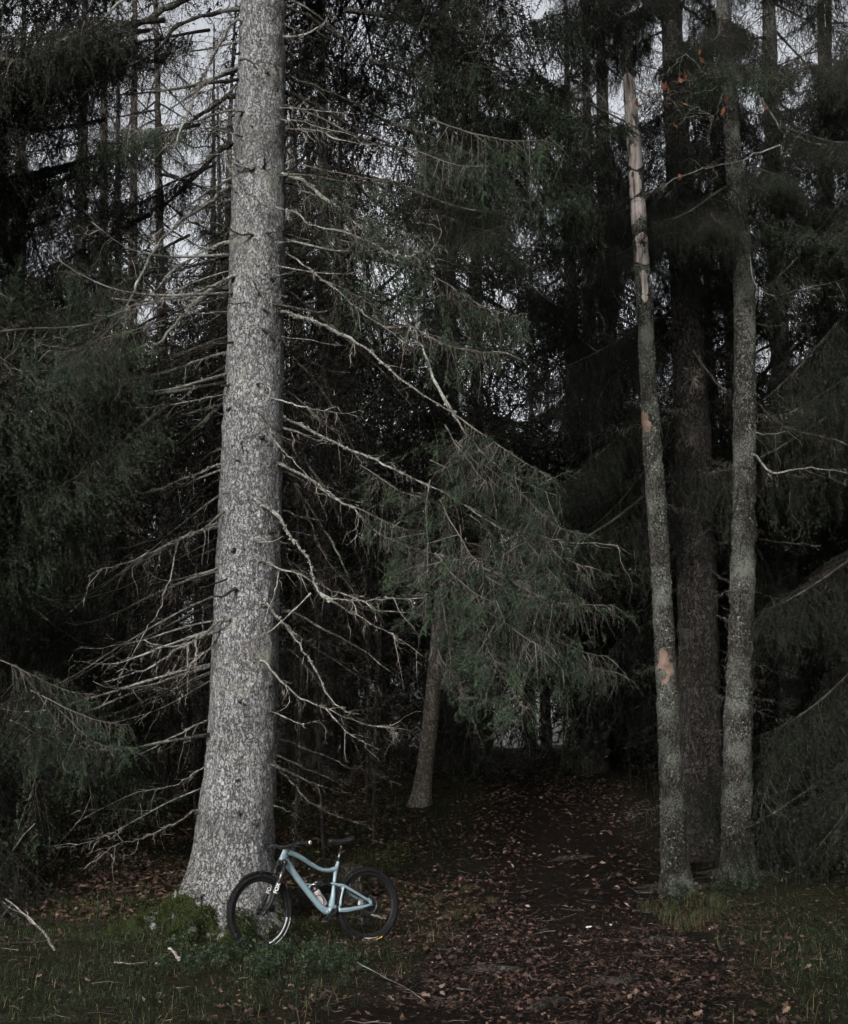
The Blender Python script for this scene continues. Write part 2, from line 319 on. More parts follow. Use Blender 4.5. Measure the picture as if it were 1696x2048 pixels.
gys = grid_ax([(-60, -10, 5), (-10, 9, .8), (9, 19, .06), (19, 32, .18), (32, 60, .7), (60, 140, 8), (140, 600, 60)])
GX, GY = np.meshgrid(gxs, gys, indexing='ij'); GZ = height(GX, GY)
GZ = GZ + np.where((GY > 9) & (GY < 30) & (np.abs(GX) < 12), fbm(GX * 6, GY * 6, 3) * .075, 0)
nx, ny = GX.shape; ii, jj = np.meshgrid(np.arange(nx - 1), np.arange(ny - 1), indexing='ij')
gb = MB(); gb.add(np.stack([GX, GY, GZ], -1), None, np.stack([ii * ny + jj, (ii + 1) * ny + jj, (ii + 1) * ny + jj + 1, ii * ny + jj + 1], -1).reshape(-1, 4), 0, np.clip(1.5 - path_d(GX, GY), 0, 1))
tag(gb.build('ground', M['soil']), 'dark forest floor of soil and moss rising away from the viewer', 'ground', kind='structure')

# ------------------------------------------------------------------ foliage generators
def strands(mb, rng, P0, D, Ln, sag, k=12, nper=2, nl=.016, hw=.005, sw=.004, m_st=0, m_nd=1, t_st=.3, t_nd=.4, bare=0.0, curl=.12):
    """many thin twigs at once: a ribbon stem each, needles standing off it all round"""
    N = len(P0)
    if N == 0: return
    t = np.linspace(0, 1, k + 1)[None, :, None]; Lc = np.asarray(Ln)[:, None, None]
    c1 = rng.normal(0, curl, (N, 1, 3)); c2 = rng.normal(0, curl * .6, (N, 1, 3))
    C = P0[:, None] + D[:, None] * Lc * t + np.array((0, 0, -1.0)) * (np.asarray(sag)[:, None, None] * Lc) * t * t + c1 * Lc * t * t + c2 * Lc * np.sin(t * 6.0) * t
    T = unit(np.gradient(C, axis=1)); ref = unit(rng.normal(size=(N, 1, 3))); S = unit(np.cross(T, ref)); B = np.cross(T, S)
    w = sw * (1.15 - t)
    A = C - S * w; E = C + S * w; V = np.stack([A, E], 2).reshape(-1, 3)
    i, j = np.meshgrid(np.arange(N), np.arange(k), indexing='ij'); o = (i * (k + 1) + j) * 2
    F = np.stack([o, o + 1, o + 3, o + 2], -1).reshape(-1, 4)
    ts = np.repeat(np.broadcast_to(np.asarray(t_st, float), (N,)), (k + 1) * 2)
    mb.add(V, None, F, m_st, ts)
    if nper:
        j0 = int(round(k * bare)); K = k + 1 - j0
        ang = rng.random((N, K, nper)) * 2 * np.pi; Cc = C[:, j0:, None]; Tt = T[:, j0:, None]
        rad = S[:, j0:, None] * np.cos(ang)[..., None] + B[:, j0:, None] * np.sin(ang)[..., None]
        dr = unit(Tt * .55 + rad + np.array((0, 0, .15)))
        ln = nl * (.7 + .6 * rng.random((N, K, nper, 1))) * (1.1 - .45 * (t[:, j0:, :, None]))
        off = Cc + Tt * (rng.random((N, K, nper, 1)) - .5) * (Lc[..., None] / k)
        a = off - Tt * hw; b = off + Tt * hw; c = off + dr * ln
        V = np.stack([a, b, c], 3).reshape(-1, 3)
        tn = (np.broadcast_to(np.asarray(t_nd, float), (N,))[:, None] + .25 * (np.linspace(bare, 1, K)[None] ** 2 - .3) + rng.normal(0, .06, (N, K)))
        mb.add(V, np.arange(len(V)).reshape(-1, 3), None, m_nd, np.repeat(np.clip(tn, 0, 1)[:, :, None], nper * 3, 2).ravel())

def bough(L, seed, lod=0, hang=.8, green=.35, droop=1.0, dead=0.0, dens=1.0):
    """one spruce bough along +x: limb, side branchlets, hanging needle twigs (slot 0 wood, 1 twigs, 2 needles)"""
    rng = np.random.default_rng(seed); mb = MB(); n = 12; t = np.linspace(0, 1, n)
    ax = np.stack([L * t, .05 * L * np.sin(t * 5 + rng.random() * 6) * t, L * (-.34 * droop * t ** 1.15 + .13 * t ** 4)], 1)
    tube(mb, ax, np.linspace(.011 * L + .006, .003, n), 5 if lod == 0 else 4, 0, .5)
    step = (.115 if lod == 0 else .25) / dens; P = []; D = []; LL = []; G = []; secs = []
    for s in (-1, 1):
        tt = .10 + rng.random() * .03
        while tt < .99:
            f = tt; p = np.array([np.interp(f, t, ax[:, q]) for q in range(3)])
            l2 = L * .36 * (np.sin(np.pi * min(f * .72 + .22, 1)) + .1) * (.55 + .6 * rng.random()); an = R(48 + 26 * rng.random()) * s
            d = np.array((math.cos(an), math.sin(an), -.25 * droop + rng.normal(0, .14))); q = np.linspace(0, 1, 5)[:, None]
            C = p + d * l2 * q + np.array((0, 0, -.28 * droop * l2)) * q * q + rng.normal(0, .03, 3) * l2 * q
            secs.append((C, f)); tt += step / L * (.7 + .6 * rng.random())
    for C, f in secs:
        isdead = rng.random() < dead * (1.4 - f)
        tube(mb, C, np.linspace(.006, .002, 5) * (1 if lod == 0 else 1.2), 3, 1, .35 + (.35 * rng.random() if isdead else .1), cap=False)
        l2 = np.linalg.norm(C[-1] - C[0]); m = max(2, int(l2 / ((.07 if lod == 0 else .16) / dens)))
        for u in np.linspace(.15, 1, m):
            i = min(int(u * 4), 3); g = u * 4 - i; p = C[i] * (1 - g) + C[i + 1] * g; dd = unit(C[i + 1] - C[i]); sd = unit(np.cross(dd, (0, 0, 1.0))) * rng.choice((-1, 1))
            h = np.clip(hang + rng.normal(0, .18), 0, 1)
            v = unit((dd * .8 + sd * .6) * (1 - h) + np.array((0, 0, -1.0)) * h + rng.normal(0, .24, 3))
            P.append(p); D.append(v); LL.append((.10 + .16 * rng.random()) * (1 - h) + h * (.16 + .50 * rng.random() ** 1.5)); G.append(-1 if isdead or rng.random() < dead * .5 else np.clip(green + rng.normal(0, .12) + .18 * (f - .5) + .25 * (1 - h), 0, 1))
    if lod == 0:       # side shoots forking off the hanging twigs
        n0 = len(P)
        for i in range(n0):
            if G[i] >= 0 and rng.random() < .75:
                u = .3 + .6 * rng.random(); P.append(P[i] + D[i] * LL[i] * u); D.append(unit(D[i] * .7 + rng.normal(0, .55, 3))); LL.append(.05 + .10 * rng.random()); G.append(min(G[i] + .1, 1))
    # shoots on the limb's end
    for u in np.linspace(.75, 1, 8):
        p = np.array([np.interp(u, t, ax[:, q]) for q in range(3)]); P.append(p); D.append(unit(np.array((1, rng.normal(0, .5), -.15)))); LL.append(.18); G.append(green + .2)
    P, D, LL, G = map(np.array, (P, D, LL, G)); lv = G >= 0
    if lod == 0:
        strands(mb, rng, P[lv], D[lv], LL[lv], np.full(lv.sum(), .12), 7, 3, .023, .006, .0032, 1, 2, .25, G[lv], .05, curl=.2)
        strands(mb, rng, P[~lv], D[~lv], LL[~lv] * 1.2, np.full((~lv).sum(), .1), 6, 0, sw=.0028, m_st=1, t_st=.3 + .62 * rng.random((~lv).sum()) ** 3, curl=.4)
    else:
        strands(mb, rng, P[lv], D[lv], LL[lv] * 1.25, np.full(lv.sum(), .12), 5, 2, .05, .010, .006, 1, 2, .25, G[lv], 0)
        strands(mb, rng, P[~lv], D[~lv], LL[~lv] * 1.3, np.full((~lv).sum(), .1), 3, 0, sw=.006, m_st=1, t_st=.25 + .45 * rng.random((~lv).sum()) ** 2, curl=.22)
    return mb
def bare_branch(L, seed, droop=.5, lod=0, tone=.5, twigs=1.0):
    """dead leafless branch along +x with forking twigs"""
    rng = np.random.default_rng(seed); mb = MB(); n = 10; t = np.linspace(0, 1, n)
    ax = np.stack([L * t, .06 * L * np.sin(t * 6 + rng.random() * 6) * t, L * (-droop * .5 * t + .22 * t ** 3) + rng.normal(0, .012 * L, n) * (t > 0)], 1)
    tube(mb, ax, np.linspace(.009 * L + .005, .0025, n), 5, 0, tone)
    add_twigs(mb, ax, rng, int(14 * L * twigs), .5, 1, tone); return mb
def add_twigs(mb, ax, rng, count, maxl, m=1, tone=.6, down=.35, start=.2, w=.0042):
    P = []; D = []; LL = []; n = len(ax)
    T, N, B = frames(ax)
    for _ in range(count):
        u = start + (1 - start) * rng.random(); i = min(int(u * (n - 1)), n - 2); g = u * (n - 1) - i; p = ax[i] * (1 - g) + ax[i + 1] * g
        a = rng.random() * 2 * np.pi; d = unit(T[i] * (.5 + .5 * rng.random()) + (N[i] * math.cos(a) + B[i] * math.sin(a)) * .8 + np.array((0, 0, -down)))
        l = maxl * (.2 + .8 * rng.random() ** 1.6); P.append(p); D.append(d); LL.append(l)
        for q in range(rng.integers(0, 4)):
            P.append(p + d * l * (.3 + .5 * rng.random())); D.append(unit(d + rng.normal(0, .6, 3) + np.array((0, 0, -.3)))); LL.append(l * .5 * rng.random())
    if P:
        P, D, LL = map(np.array, (P, D, LL)); strands(mb, rng, P, D, LL, np.full(len(P), .15), 6, 0, sw=w, m_st=m, t_st=np.clip(tone + rng.normal(0, .12, len(P)), 0, 1), curl=.3)

def spray(L, seed):
    """irregular live branch end: knotty pale twigs, tufts of green bottle-brush shoots with gaps between"""
    rng = np.random.default_rng(seed); mb = MB(); n = 12; t = np.linspace(0, 1, n)
    ax = np.stack([L * t, .09 * L * np.sin(t * 5 + rng.random() * 6) * t, L * (-.28 * t ** 1.2 + .16 * t ** 4)], 1) + rng.normal(0, .012, (n, 3)) * t[:, None]
    tube(mb, ax, np.linspace(.013, .003, n), 5, 1, .8)
    P, D, LL, G, PB, DB, LB = [], [], [], [], [], [], []
    for s in (-1, 1):
        f = .12
        while f < .99:
            p = np.array([np.interp(f, t, ax[:, q]) for q in range(3)]); l2 = L * .34 * (1.05 - .55 * f) * (.35 + .9 * rng.random()); an = R(30 + 50 * rng.random()) * s
            d = np.array((math.cos(an), math.sin(an), -.45 + .35 * rng.normal())); u = np.linspace(0, 1, 7)[:, None]; C = p + d * l2 * u + np.array((0, 0, -.35 * l2)) * u * u + np.cumsum(rng.normal(0, .012, (7, 3)), 0) * u
            live = rng.random() < .72; tube(mb, C, np.linspace(.0055, .0018, 7), 4, 1, .62 + .36 * rng.random() if not live else .45 + .4 * rng.random(), cap=False)
            m = int(l2 / .035)
            for v in np.linspace(.1, 1, max(m, 3)):
                i = min(int(v * 6), 5); g = v * 6 - i; q = C[i] * (1 - g) + C[i + 1] * g; dd = unit(C[i + 1] - C[i]); sd = unit(np.cross(dd, (0, 0, 1.0))) * rng.choice((-1, 1))
                clump = noise.noise(Vector(q * 4.2) + Vector((seed * 3.1, 0, 0)))
                if live and v > .3 and clump > -.16 and rng.random() < .95:
                    for _ in range(2): P.append(q + rng.normal(0, .012, 3)); D.append(unit(dd * .9 + sd * .75 + np.array((0, 0, -.12)) + rng.normal(0, .35, 3))); LL.append(.06 + .12 * rng.random()); G.append(np.clip(.60 + .55 * clump + .3 * (v - .5) + rng.normal(0, .13), .1, 1))
                elif rng.random() < .8: PB.append(q); DB.append(unit(dd * .4 + sd * .35 + np.array((0, 0, -.85)) + rng.normal(0, .3, 3))); LB.append(.10 + .38 * rng.random() ** 2)
            f += .075 / L * (.5 + rng.random())
    P, D, LL, G, PB, DB, LB = map(np.array, (P, D, LL, G, PB, DB, LB))
    strands(mb, rng, P, D, LL, np.full(len(P), .1), 7, 3, .021, .006, .003, 1, 2, .3, G, .05, curl=.16)
    strands(mb, rng, PB, DB, LB, np.full(len(PB), .1), 6, 0, sw=.0028, m_st=1, t_st=.35 + .62 * rng.random(len(PB)) ** 1.6, curl=.3)
    return mb
FOL = [M['branch_dark'], M['twig'], M['needles']]
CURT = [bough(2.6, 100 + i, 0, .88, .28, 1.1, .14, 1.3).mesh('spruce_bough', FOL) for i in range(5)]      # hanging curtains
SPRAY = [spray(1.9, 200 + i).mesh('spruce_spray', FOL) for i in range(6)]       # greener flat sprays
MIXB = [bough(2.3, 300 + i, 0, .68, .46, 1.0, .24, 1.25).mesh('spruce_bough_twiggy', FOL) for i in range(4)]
BARE = [bare_branch(2.0, 400 + i, .5, 0, (.35, .8, .5, .85, .7)[i], 1.5).mesh('dead_branch', [M['branch_dark'], M['twig']]) for i in range(5)]
LODB = [bough(2.6, 500 + i, 1, .82, .3, 1.0, .15).pack() for i in range(6)]
LODBARE = [bare_branch(2.0, 600 + i, .6, 1, .45, .6).pack() for i in range(3)]

LODM = []
for p in LODB:
    q = MB(); q.add_pack(p); LODM.append(q.mesh('spruce_bough_far', FOL))
def crown_mesh(seed, H, cb, rmax, per_m, droop=0.0, name='crown'):
    """a whole far crown in one mesh, from light boughs whorled round the stem (origin at the stem's foot)"""
    rng = np.random.default_rng(seed); mb = MB(); z = cb
    while z < H - .3:
        f = (z - cb) / (H - cb); r = rmax * (1 - f) ** .8 * (.65 + .5 * rng.random()) * min(1, .55 + 2.5 * f) + .25
        a = rng.random() * 2 * np.pi; s = r / 2.6
        Mx = Matrix.Translation((0, 0, z)) @ Matrix.Rotation(a, 4, 'Z') @ Matrix.Rotation(R(rng.normal(8 - 26 * f + droop, 7)), 4, 'Y') @ Matrix.Diagonal((s, s, max(s, .6), 1))
        mb.add_pack(LODB[rng.integers(len(LODB))], Mx, 0, rng.normal(0, .08)); z += (1 / per_m) * (.5 + rng.random())
    z = .8
    while z < cb:
        s = .5 + .6 * rng.random(); Mx = Matrix.Translation((0, 0, z)) @ Matrix.Rotation(rng.random() * 6.3, 4, 'Z') @ Matrix.Rotation(R(10), 4, 'Y') @ Matrix.Scale(s, 4)
        mb.add_pack(LODBARE[rng.integers(3)], Mx); z += .18 + .4 * rng.random()
    return mb.mesh(name, FOL)
def trunk_mb(P, r, sides=24, rings=None, amp=.02, freq=6.0, flare=None, seed=0, tint=None, z0=0.0):
    """trunk: swept rings with bark relief and buttresses; P centre points bottom to top (local), r radii"""
    P = np.asarray(P, float); dens = rings or max(12, int(np.linalg.norm(P[-1] - P[0]) * 4)); C = spline(P, dens); rr = np.interp(np.linspace(0, 1, dens), np.linspace(0, 1, len(r)), r)
    a = np.arange(sides) * 2 * np.pi / sides; V = np.zeros((dens, sides, 3)); so = seed * 13.7
    for i in range(dens):
        x = np.cos(a); y = np.sin(a); q = np.ones(sides)
        if flare: q = q + flare(a, C[i, 2] - z0)
        nz = np.array([noise.fractal(Vector((x[k] * rr[i] * freq + so, y[k] * rr[i] * freq, C[i, 2] * freq * .6)), 1.0, 2.0, 3) for k in range(sides)])
        rad = rr[i] * q + amp * nz; V[i, :, 0] = C[i, 0] + x * rad; V[i, :, 1] = C[i, 1] + y * rad; V[i, :, 2] = C[i, 2]
    i, j = np.meshgrid(np.arange(dens - 1), np.arange(sides), indexing='ij'); j2 = (j + 1) % sides
    mb = MB(); tt = .5 if tint is None else np.repeat(tint(C[:, 2]), sides)
    mb.add(V, None, np.stack([i * sides + j, i * sides + j2, (i + 1) * sides + j2, (i + 1) * sides + j], -1).reshape(-1, 4), 0, tt); mb.grid = (V, C, rr); return mb

# ------------------------------------------------------------------ the big pale spruce
rows = [(1900, 452, 196), (1840, 454, 190), (1780, 458, 178), (1700, 467, 160), (1600, 475, 150), (1500, 484, 139), (1400, 487, 136), (1200, 494, 129), (950, 503, 124), (700, 510, 113), (500, 515, 110), (300, 519, 104), (0, 527, 88)]
base = foot(456, TY); TP = []; TR = []
for y, c, w in rows:
    p = at(c, y, TY); dep = p[1] * CT + (p[2] - CAM_Z) * ST; TP.append(p - base); TR.append(w / 2 / FPX * dep)
top = TP[-1]; d = (TP[-1] - TP[-3]) / (TP[-1][2] - TP[-3][2])
for dz, q in ((4, .75), (9, .45), (14, .16), (17, .02)): TP.append(top + d * dz); TR.append(TR[12] * q)
TP = np.array(TP); TR = np.array(TR)
rich = np.linspace(TP[0, 2], TP[-1, 2], 60); TPi = np.stack([np.interp(rich, TP[:, 2], TP[:, q]) for q in (0, 1, 2)], 1); TRi = np.interp(rich, TP[:, 2], TR)
lobes = [(R(196), .34), (R(232), .22), (R(268), .34), (R(305), .20), (R(345), .26), (R(30), .4), (R(100), .5), (R(155), .4)]
def main_flare(a, z): return sum(k * math.exp(-max(z, -.1) / .20) * np.maximum(np.cos(a - f), 0) ** 9 for f, k in lobes)
big = empty('spruce_tree', base, 'huge pale grey spruce trunk with dead branches, bicycle leaning at its foot', 'tree')
low = TPi[:, 2] < 11.5
tm = trunk_mb(TPi[low], TRi[low], 120, 460, .016, 9.0, main_flare, 1, lambda z: np.clip(.62 - .75 * z, 0, .62))
tm.build('trunk', M['bark_main'], big)
tm2 = trunk_mb(TPi[np.where(low)[0][-1]:], TRi[np.where(low)[0][-1]:], 32, 40, .012, 9.0, None, 1, lambda z: z * 0); tm2.build('upper_trunk', M['bark_main'], big)
def trunk_c(z): return np.array([np.interp(z, TPi[:, 2], TPi[:, q]) for q in (0, 1)]), float(np.interp(z, TPi[:, 2], TRi))

BR = [  # (pixel polyline, start offset from trunk axis depth, end depth, base diameter cm, pale?, twig density)
 ([(486,223),(451,221),(411,236),(371,246)], -.25, 14.0, 5, 1, 2), ([(486,273),(441,261),(411,256),(380,262)], -.25, 14.2, 3.5, 1, 2),
 ([(501,341),(466,321),(452,303),(456,331),(481,371),(516,401),(556,416),(596,424),(621,451),(687,461),(742,486),(807,516),(850,496)], -.3, 13.6, 4, 1, 2),
 ([(464,283),(436,306),(396,346),(346,396),(296,426),(236,476)], .2, 15.6, 8, 0, 2), ([(459,373),(416,406),(371,436),(331,471),(296,521),(266,586),(246,637),(223,672)], 0, 13.6, 6, 1, 2),
 ([(506,469),(476,469),(446,451),(401,444),(350,450)], -.3, 14, 4, 0, 2), ([(456,484),(426,494),(381,516),(341,546),(301,591)], 0, 14.4, 6, 1, 1), ([(476,549),(441,566),(401,581),(351,594),(296,602),(230,598)], -.2, 13.8, 5.5, 1, 2),
 ([(441,566),(391,607),(351,647),(300,705),(270,750)], -.2, 14.2, 5, 1, 1), ([(501,607),(466,608),(436,609)], -.3, 14.1, 2.2, 0, 0), ([(451,622),(401,627),(346,624)], .1, 14.8, 2.5, 1, 2),
 ([(451,705),(401,720),(351,738),(301,755),(240,790)], 0, 14.2, 4.5, 1, 2), ([(456,788),(401,798),(341,810),(251,820)], -.1, 14.0, 3, 1, 3), ([(444,813),(401,850),(361,885),(321,921),(281,956),(226,991)], .2, 16.2, 7, 0, 1),
 ([(449,926),(401,946),(351,966),(281,988),(216,1003),(165,1006),(100,1031)], -.1, 14.2, 4, 1, 2), ([(455,1025),(431,1036),(381,1061),(321,1076),(251,1096),(165,1116),(50,1146),(0,1161)], .1, 15.4, 5, 0, 2),
 ([(466,1011),(451,1021),(401,1061),(351,1083),(301,1108),(251,1126),(216,1136),(175,1151)], -.2, 13.7, 3.2, 1, 3), ([(356,1081),(346,1131),(331,1181),(321,1216),(291,1261),(261,1316),(241,1351)], -.6, 13.9, 2, 1, 1),
 ([(464,1219),(426,1256),(391,1281),(351,1301),(321,1324),(271,1346),(211,1366)], -.2, 13.7, 5, 1, 2), ([(391,1281),(391,1316),(371,1346),(343,1386)], -.55, 13.9, 2.6, 1, 1), ([(376,1291),(376,1346),(371,1411)], -.55, 14.0, 2, 1, 1), ([(451,1261),(421,1296),(391,1331),(350,1340)], -.1, 14.3, 3.4, 0, 1),
 ([(416,1439),(371,1462),(321,1487),(260,1520)], 0, 14.3, 2.8, 1, 2), ([(411,1532),(371,1560),(331,1575),(271,1585),(150,1645)], 0, 14.2, 2.2, 1, 2), ([(396,1618),(361,1640),(321,1660),(281,1678),(236,1688),(200,1710),(170,1735)], -.1, 13.9, 3, 1, 2),
 ([(574,153),(611,165),(662,185),(722,210),(782,246)], .1, 15.2, 6, 0, 1), ([(579,188),(621,205),(667,231),(727,266),(802,296),(880,350)], .2, 15.8, 7.5, 0, 1), ([(561,240),(601,243),(651,258),(742,276)], -.15, 14.4, 2, 1, 2), ([(570,258),(631,261),(687,281),(752,291),(812,296)], 0, 14.2, 2.4, 1, 2),
 ([(559,348),(601,361),(642,391),(682,421),(712,446),(770,500)], -.1, 14.2, 6, 1, 2), ([(551,485),(621,486)], -.2, 14.5, 2.2, 1, 0), ([(570,504),(616,536),(667,576),(722,622),(777,662),(812,687)], 0, 13.7, 2.6, 1, 1), ([(534,546),(561,551),(594,541)], -.35, 14.2, 2.2, 1, 0),
 ([(561,624),(601,634),(647,652),(682,667),(732,697),(800,760),(905,826)], -.1, 13.8, 6.5, 1, 1), ([(559,674),(627,682),(692,692)], -.1, 14.4, 2.2, 1, 1), ([(571,581),(627,622),(667,657),(760,740),(840,830)], .25, 16.0, 7, 0, 1),
 ([(516,766),(530,766),(541,782),(536,799),(520,810),(512,822)], -.38, 14.15, 3.2, 1, 0), ([(539,795),(591,810),(627,820),(667,823),(712,831)], -.4, 13.9, 2, 1, 2), ([(521,825),(539,850),(544,875),(566,901),(584,921),(640,975),(690,1010)], -.36, 13.7, 3, 1, 2),
 ([(566,838),(627,863),(687,893),(742,916),(802,946),(847,966),(930,1010)], 0, 13.9, 4.5, 1, 2), ([(554,926),(596,946),(632,966),(672,996),(712,1021),(760,1070),(820,1095),(900,1115)], -.15, 13.7, 4, 1, 2), ([(556,935),(610,965),(660,990),(740,1010)], .1, 15, 5, 0, 1),
 ([(529,1011),(556,1031),(571,1056),(596,1091),(621,1126),(629,1166),(647,1194),(677,1206)], -.35, 13.4, 5.2, 1, 0), ([(645,1192),(690,1200),(747,1201),(847,1194)], -1.25, 13.1, 2.2, 1, 2), ([(640,1185),(700,1225),(770,1260),(845,1312)], -1.25, 13.3, 1.8, 1, 2), ([(566,1021),(601,1033),(649,1041)], 0, 14.7, 4, 0, 0),
 ([(524,1121),(551,1136),(591,1146),(652,1176),(712,1196),(762,1221),(847,1229)], -.35, 13.7, 3, 1, 2), ([(531,1206),(556,1236),(581,1266),(609,1307),(634,1342),(652,1382),(682,1417),(717,1427)], -.35, 13.5, 3.6, 1, 1),
 ([(622,1186),(576,1231),(531,1266),(491,1286),(420,1300),(380,1320)], -1.2, 13.6, 1.6, 1, 2), ([(558,1143),(551,1181),(536,1221),(524,1256)], -.6, 14.0, 1.6, 1, 0), ([(575,1222),(642,1256),(702,1286),(782,1342)], 0, 14.4, 4.6, 0, 1), ([(526,1321),(556,1357),(596,1392),(652,1417),(727,1447),(795,1462)], -.35, 13.6, 3, 1, 2),
 ([(544,1422),(576,1437),(606,1447),(640,1440)], -.2, 14.2, 2.2, 1, 1), ([(652,1417),(690,1460),(720,1480),(760,1500)], -.9, 13.5, 1.8, 1, 1), ([(554,1512),(596,1530),(637,1548),(677,1565)], -.1, 14.2, 3, 0, 1), ([(556,1540),(586,1570),(622,1605),(667,1630),(712,1645),(752,1660)], 0, 14.5, 3.4, 0, 1), ([(554,1613),(581,1625),(606,1640)], -.1, 14.4, 2.4, 0, 0),
 ([(560,1480),(622,1500),(682,1528),(737,1543),(807,1570)], .1, 14.9, 2.6, 0, 1), ([(471,40),(441,85),(416,130),(396,175),(370,240),(345,300)], -.2, 13.3, 6, 1, 3), ([(300,-20),(241,5),(185,55),(115,85),(50,118),(0,115),(-60,100)], -1.0, 13.0, 4, 1, 2),
 ([(476,18),(426,28),(361,45),(321,95),(271,125),(201,160),(120,230)], 0, 13.9, 8, 0, 1), ([(470,-40),(366,0),(301,35),(241,65),(165,105),(75,175),(0,211),(-90,270)], -.1, 13.6, 11, 0, 1), ([(466,190),(426,211),(386,241),(301,286),(201,311),(100,336),(0,360)], .1, 14.9, 8, 0, 2),
 ([(576,15),(627,40),(667,65),(740,120)], 0, 15.2, 6, 0, 1), ([(478,120),(500,122),(515,140),(508,128),(540,128),(570,132)], -.45, 14.2, 2.4, 0, 1),
 ([(566,950),(582,960),(607,998),(646,1057),(671,1100),(701,1168),(714,1248)], .15, 15.6, 6, 0, 1), ([(570,958),(590,968),(616,1032),(633,1083),(658,1125),(705,1185),(740,1260)], .2, 15.2, 4.5, 0, 2), ([(566,1112),(569,1117),(607,1142),(658,1176),(720,1230)], .1, 15.0, 4, 0, 2), ([(440,1130),(429,1142),(378,1176),(327,1218),(264,1274),(200,1341)], .2, 15.8, 6.5, 0, 2),
 ([(562,700),(600,730),(650,790),(690,860),(720,930)], .2, 15.6, 5.5, 0, 2), ([(560,880),(590,900),(640,960),(680,1040),(720,1120),(735,1200)], .25, 16, 4.5, 0, 2), ([(440,900),(410,915),(370,950),(330,1010),(300,1080)], .2, 15.6, 4.5, 0, 2), ([(432,1250),(400,1280),(360,1340),(320,1420),(290,1480)], .15, 15.4, 3.5, 0, 2), ([(556,1290),(590,1310),(640,1370),(690,1450),(730,1530)], .15, 15.3, 3.5, 0, 2),
 ([(905,826),(876,775),(846,700),(832,667),(837,591)], -.9, 14.2, 4, 1, 2), ([(905,826),(935,870),(990,930),(1040,960),(1110,990)], -.95, 13.6, 2.4, 1, 3), ([(930,1010),(990,1050),(1060,1068),(1130,1085),(1240,1090)], -.9, 13.5, 2.4, 1, 3),
 ([(880,1110),(950,1130),(1030,1160),(1100,1190)], -.9, 13.5, 2.2, 1, 3), ([(770,500),(830,530),(880,470),(872,430)], -.6, 14.0, 1.8, 1, 2)]
rng = np.random.default_rng(11)
for pl, o0, y1, dia, pale, tw in BR:
    y0 = TY + o0; seg = np.r_[0, np.cumsum(np.hypot(*np.diff(np.array(pl, float), axis=0).T))]; seg /= seg[-1]
    P = np.array([at(x, y, y0 + (y1 - y0) * s) for (x, y), s in zip(pl, seg)]) - base
    # bury the root end in the trunk
    z0 = P[0, 2]; c, r = trunk_c(z0); inw = np.array((c[0], c[1], z0 - .04)) - P[0]; hd = np.linalg.norm(inw[:2])
    if hd < r * 1.35: P = np.concatenate([[P[0] + inw * (.55 if hd > .6 * r else .3)], P])
    n = max(10, len(pl) * 4); C = spline(P, n); C[2:] += rng.normal(0, .007, (n - 2, 3)); L = np.linalg.norm(np.diff(C, axis=0), axis=1).sum()
    rad = np.linspace(1, .22, n) ** 1.0 * dia / 225 * (1 + .16 * rng.normal(size=n)); rad[0:2] *= 1.25
    mb = MB(); tube(mb, C, np.maximum(rad, .003), 8, 0, .6)
    add_twigs(mb, C, rng, int(L * 7 * tw), .42 if tw > 1 else .3, 1, .84 if pale else .5, .45, .25, .0036)
    if pale and dia > 3.5:     # crusty lichen knots
        for _ in range(int(L * 60)):
            u = rng.random() ** 1.3; i = int(u * (n - 1)); q = C[i] + rng.normal(0, 1, 3) * rad[i] * .75; s = .008 + .014 * rng.random(); a = unit(rng.normal(size=3)); b2 = unit(np.cross(a, rng.normal(size=3)))
            mb.add([q + a * s, q + b2 * s, q - a * s, q - b2 * s], None, [(0, 1, 2, 3)], 2, rng.random())
    mb.build('dead_branch' if pale else 'limb', [M['branch_pale'] if pale else M['branch_dark'], M['twig'], M['lichen']], big)

# many more thin dead branches and broken stubs all round the trunk
for k in range(128):
    z = 1.0 + 9.6 * rng.random(); c, r = trunk_c(z); a = rng.random() * 6.283; stub = k >= 96
    if stub: a = R(-90) + rng.normal(0, 1.0)
    longer = not stub and k % 3 == 0
    if longer: a = math.pi + rng.normal(0, .5); z = max(z, 2.5); c, r = trunk_c(z)
    d = np.array((math.cos(a), math.sin(a), 0)); p = np.array((c[0], c[1], z)) + d * r * .96; L = .03 + .07 * rng.random() if stub else .35 + 1.3 * rng.random() ** 1.5; n = 5 if stub else 12; t = np.linspace(0, 1, n)[:, None]
    if longer: L = 1.1 + 1.4 * rng.random()
    if not stub and math.sin(a) < -.75: L *= .45
    sidev = np.array((-d[1], d[0], 0)) * rng.normal(0, .3)
    C = p + (d + np.array((0, 0, -.12 - .3 * rng.random())) + sidev * t) * L * t + np.array((0, 0, -.45 * L)) * t ** 2 * rng.random() + np.array((0, 0, .25 * L)) * t ** 4 + np.cumsum(rng.normal(0, .012 if not stub else .003, (n, 3)), 0) * t
    pale = rng.random() < .6; dia = (.007 + .010 * rng.random()) if stub else (.009 + .014 * rng.random()); mb = MB()
    tube(mb, C, np.linspace(1.5 if stub else 1, .8 if stub else .2, n) * dia, 7, 0, .6)
    if not stub: add_twigs(mb, C, rng, int(L * 16), .35, 1, .82 if pale else .4, .4, .2, .0032)
    mb.build('branch_stub' if stub else 'dead_branch', [M['branch_pale'] if pale and not stub else M['branch_dark'], M['twig']], big)
def place(mesh, name, parent, p, az, pitch, s, roll=0.0, sz=None):
    Mx = Matrix.Translation(tuple(p)) @ Matrix.Rotation(az, 4, 'Z') @ Matrix.Rotation(pitch, 4, 'Y') @ Matrix.Rotation(roll, 4, 'X') @ Matrix.Diagonal((s, s, sz or s, 1))
    return link(name, mesh, parent, Mx)
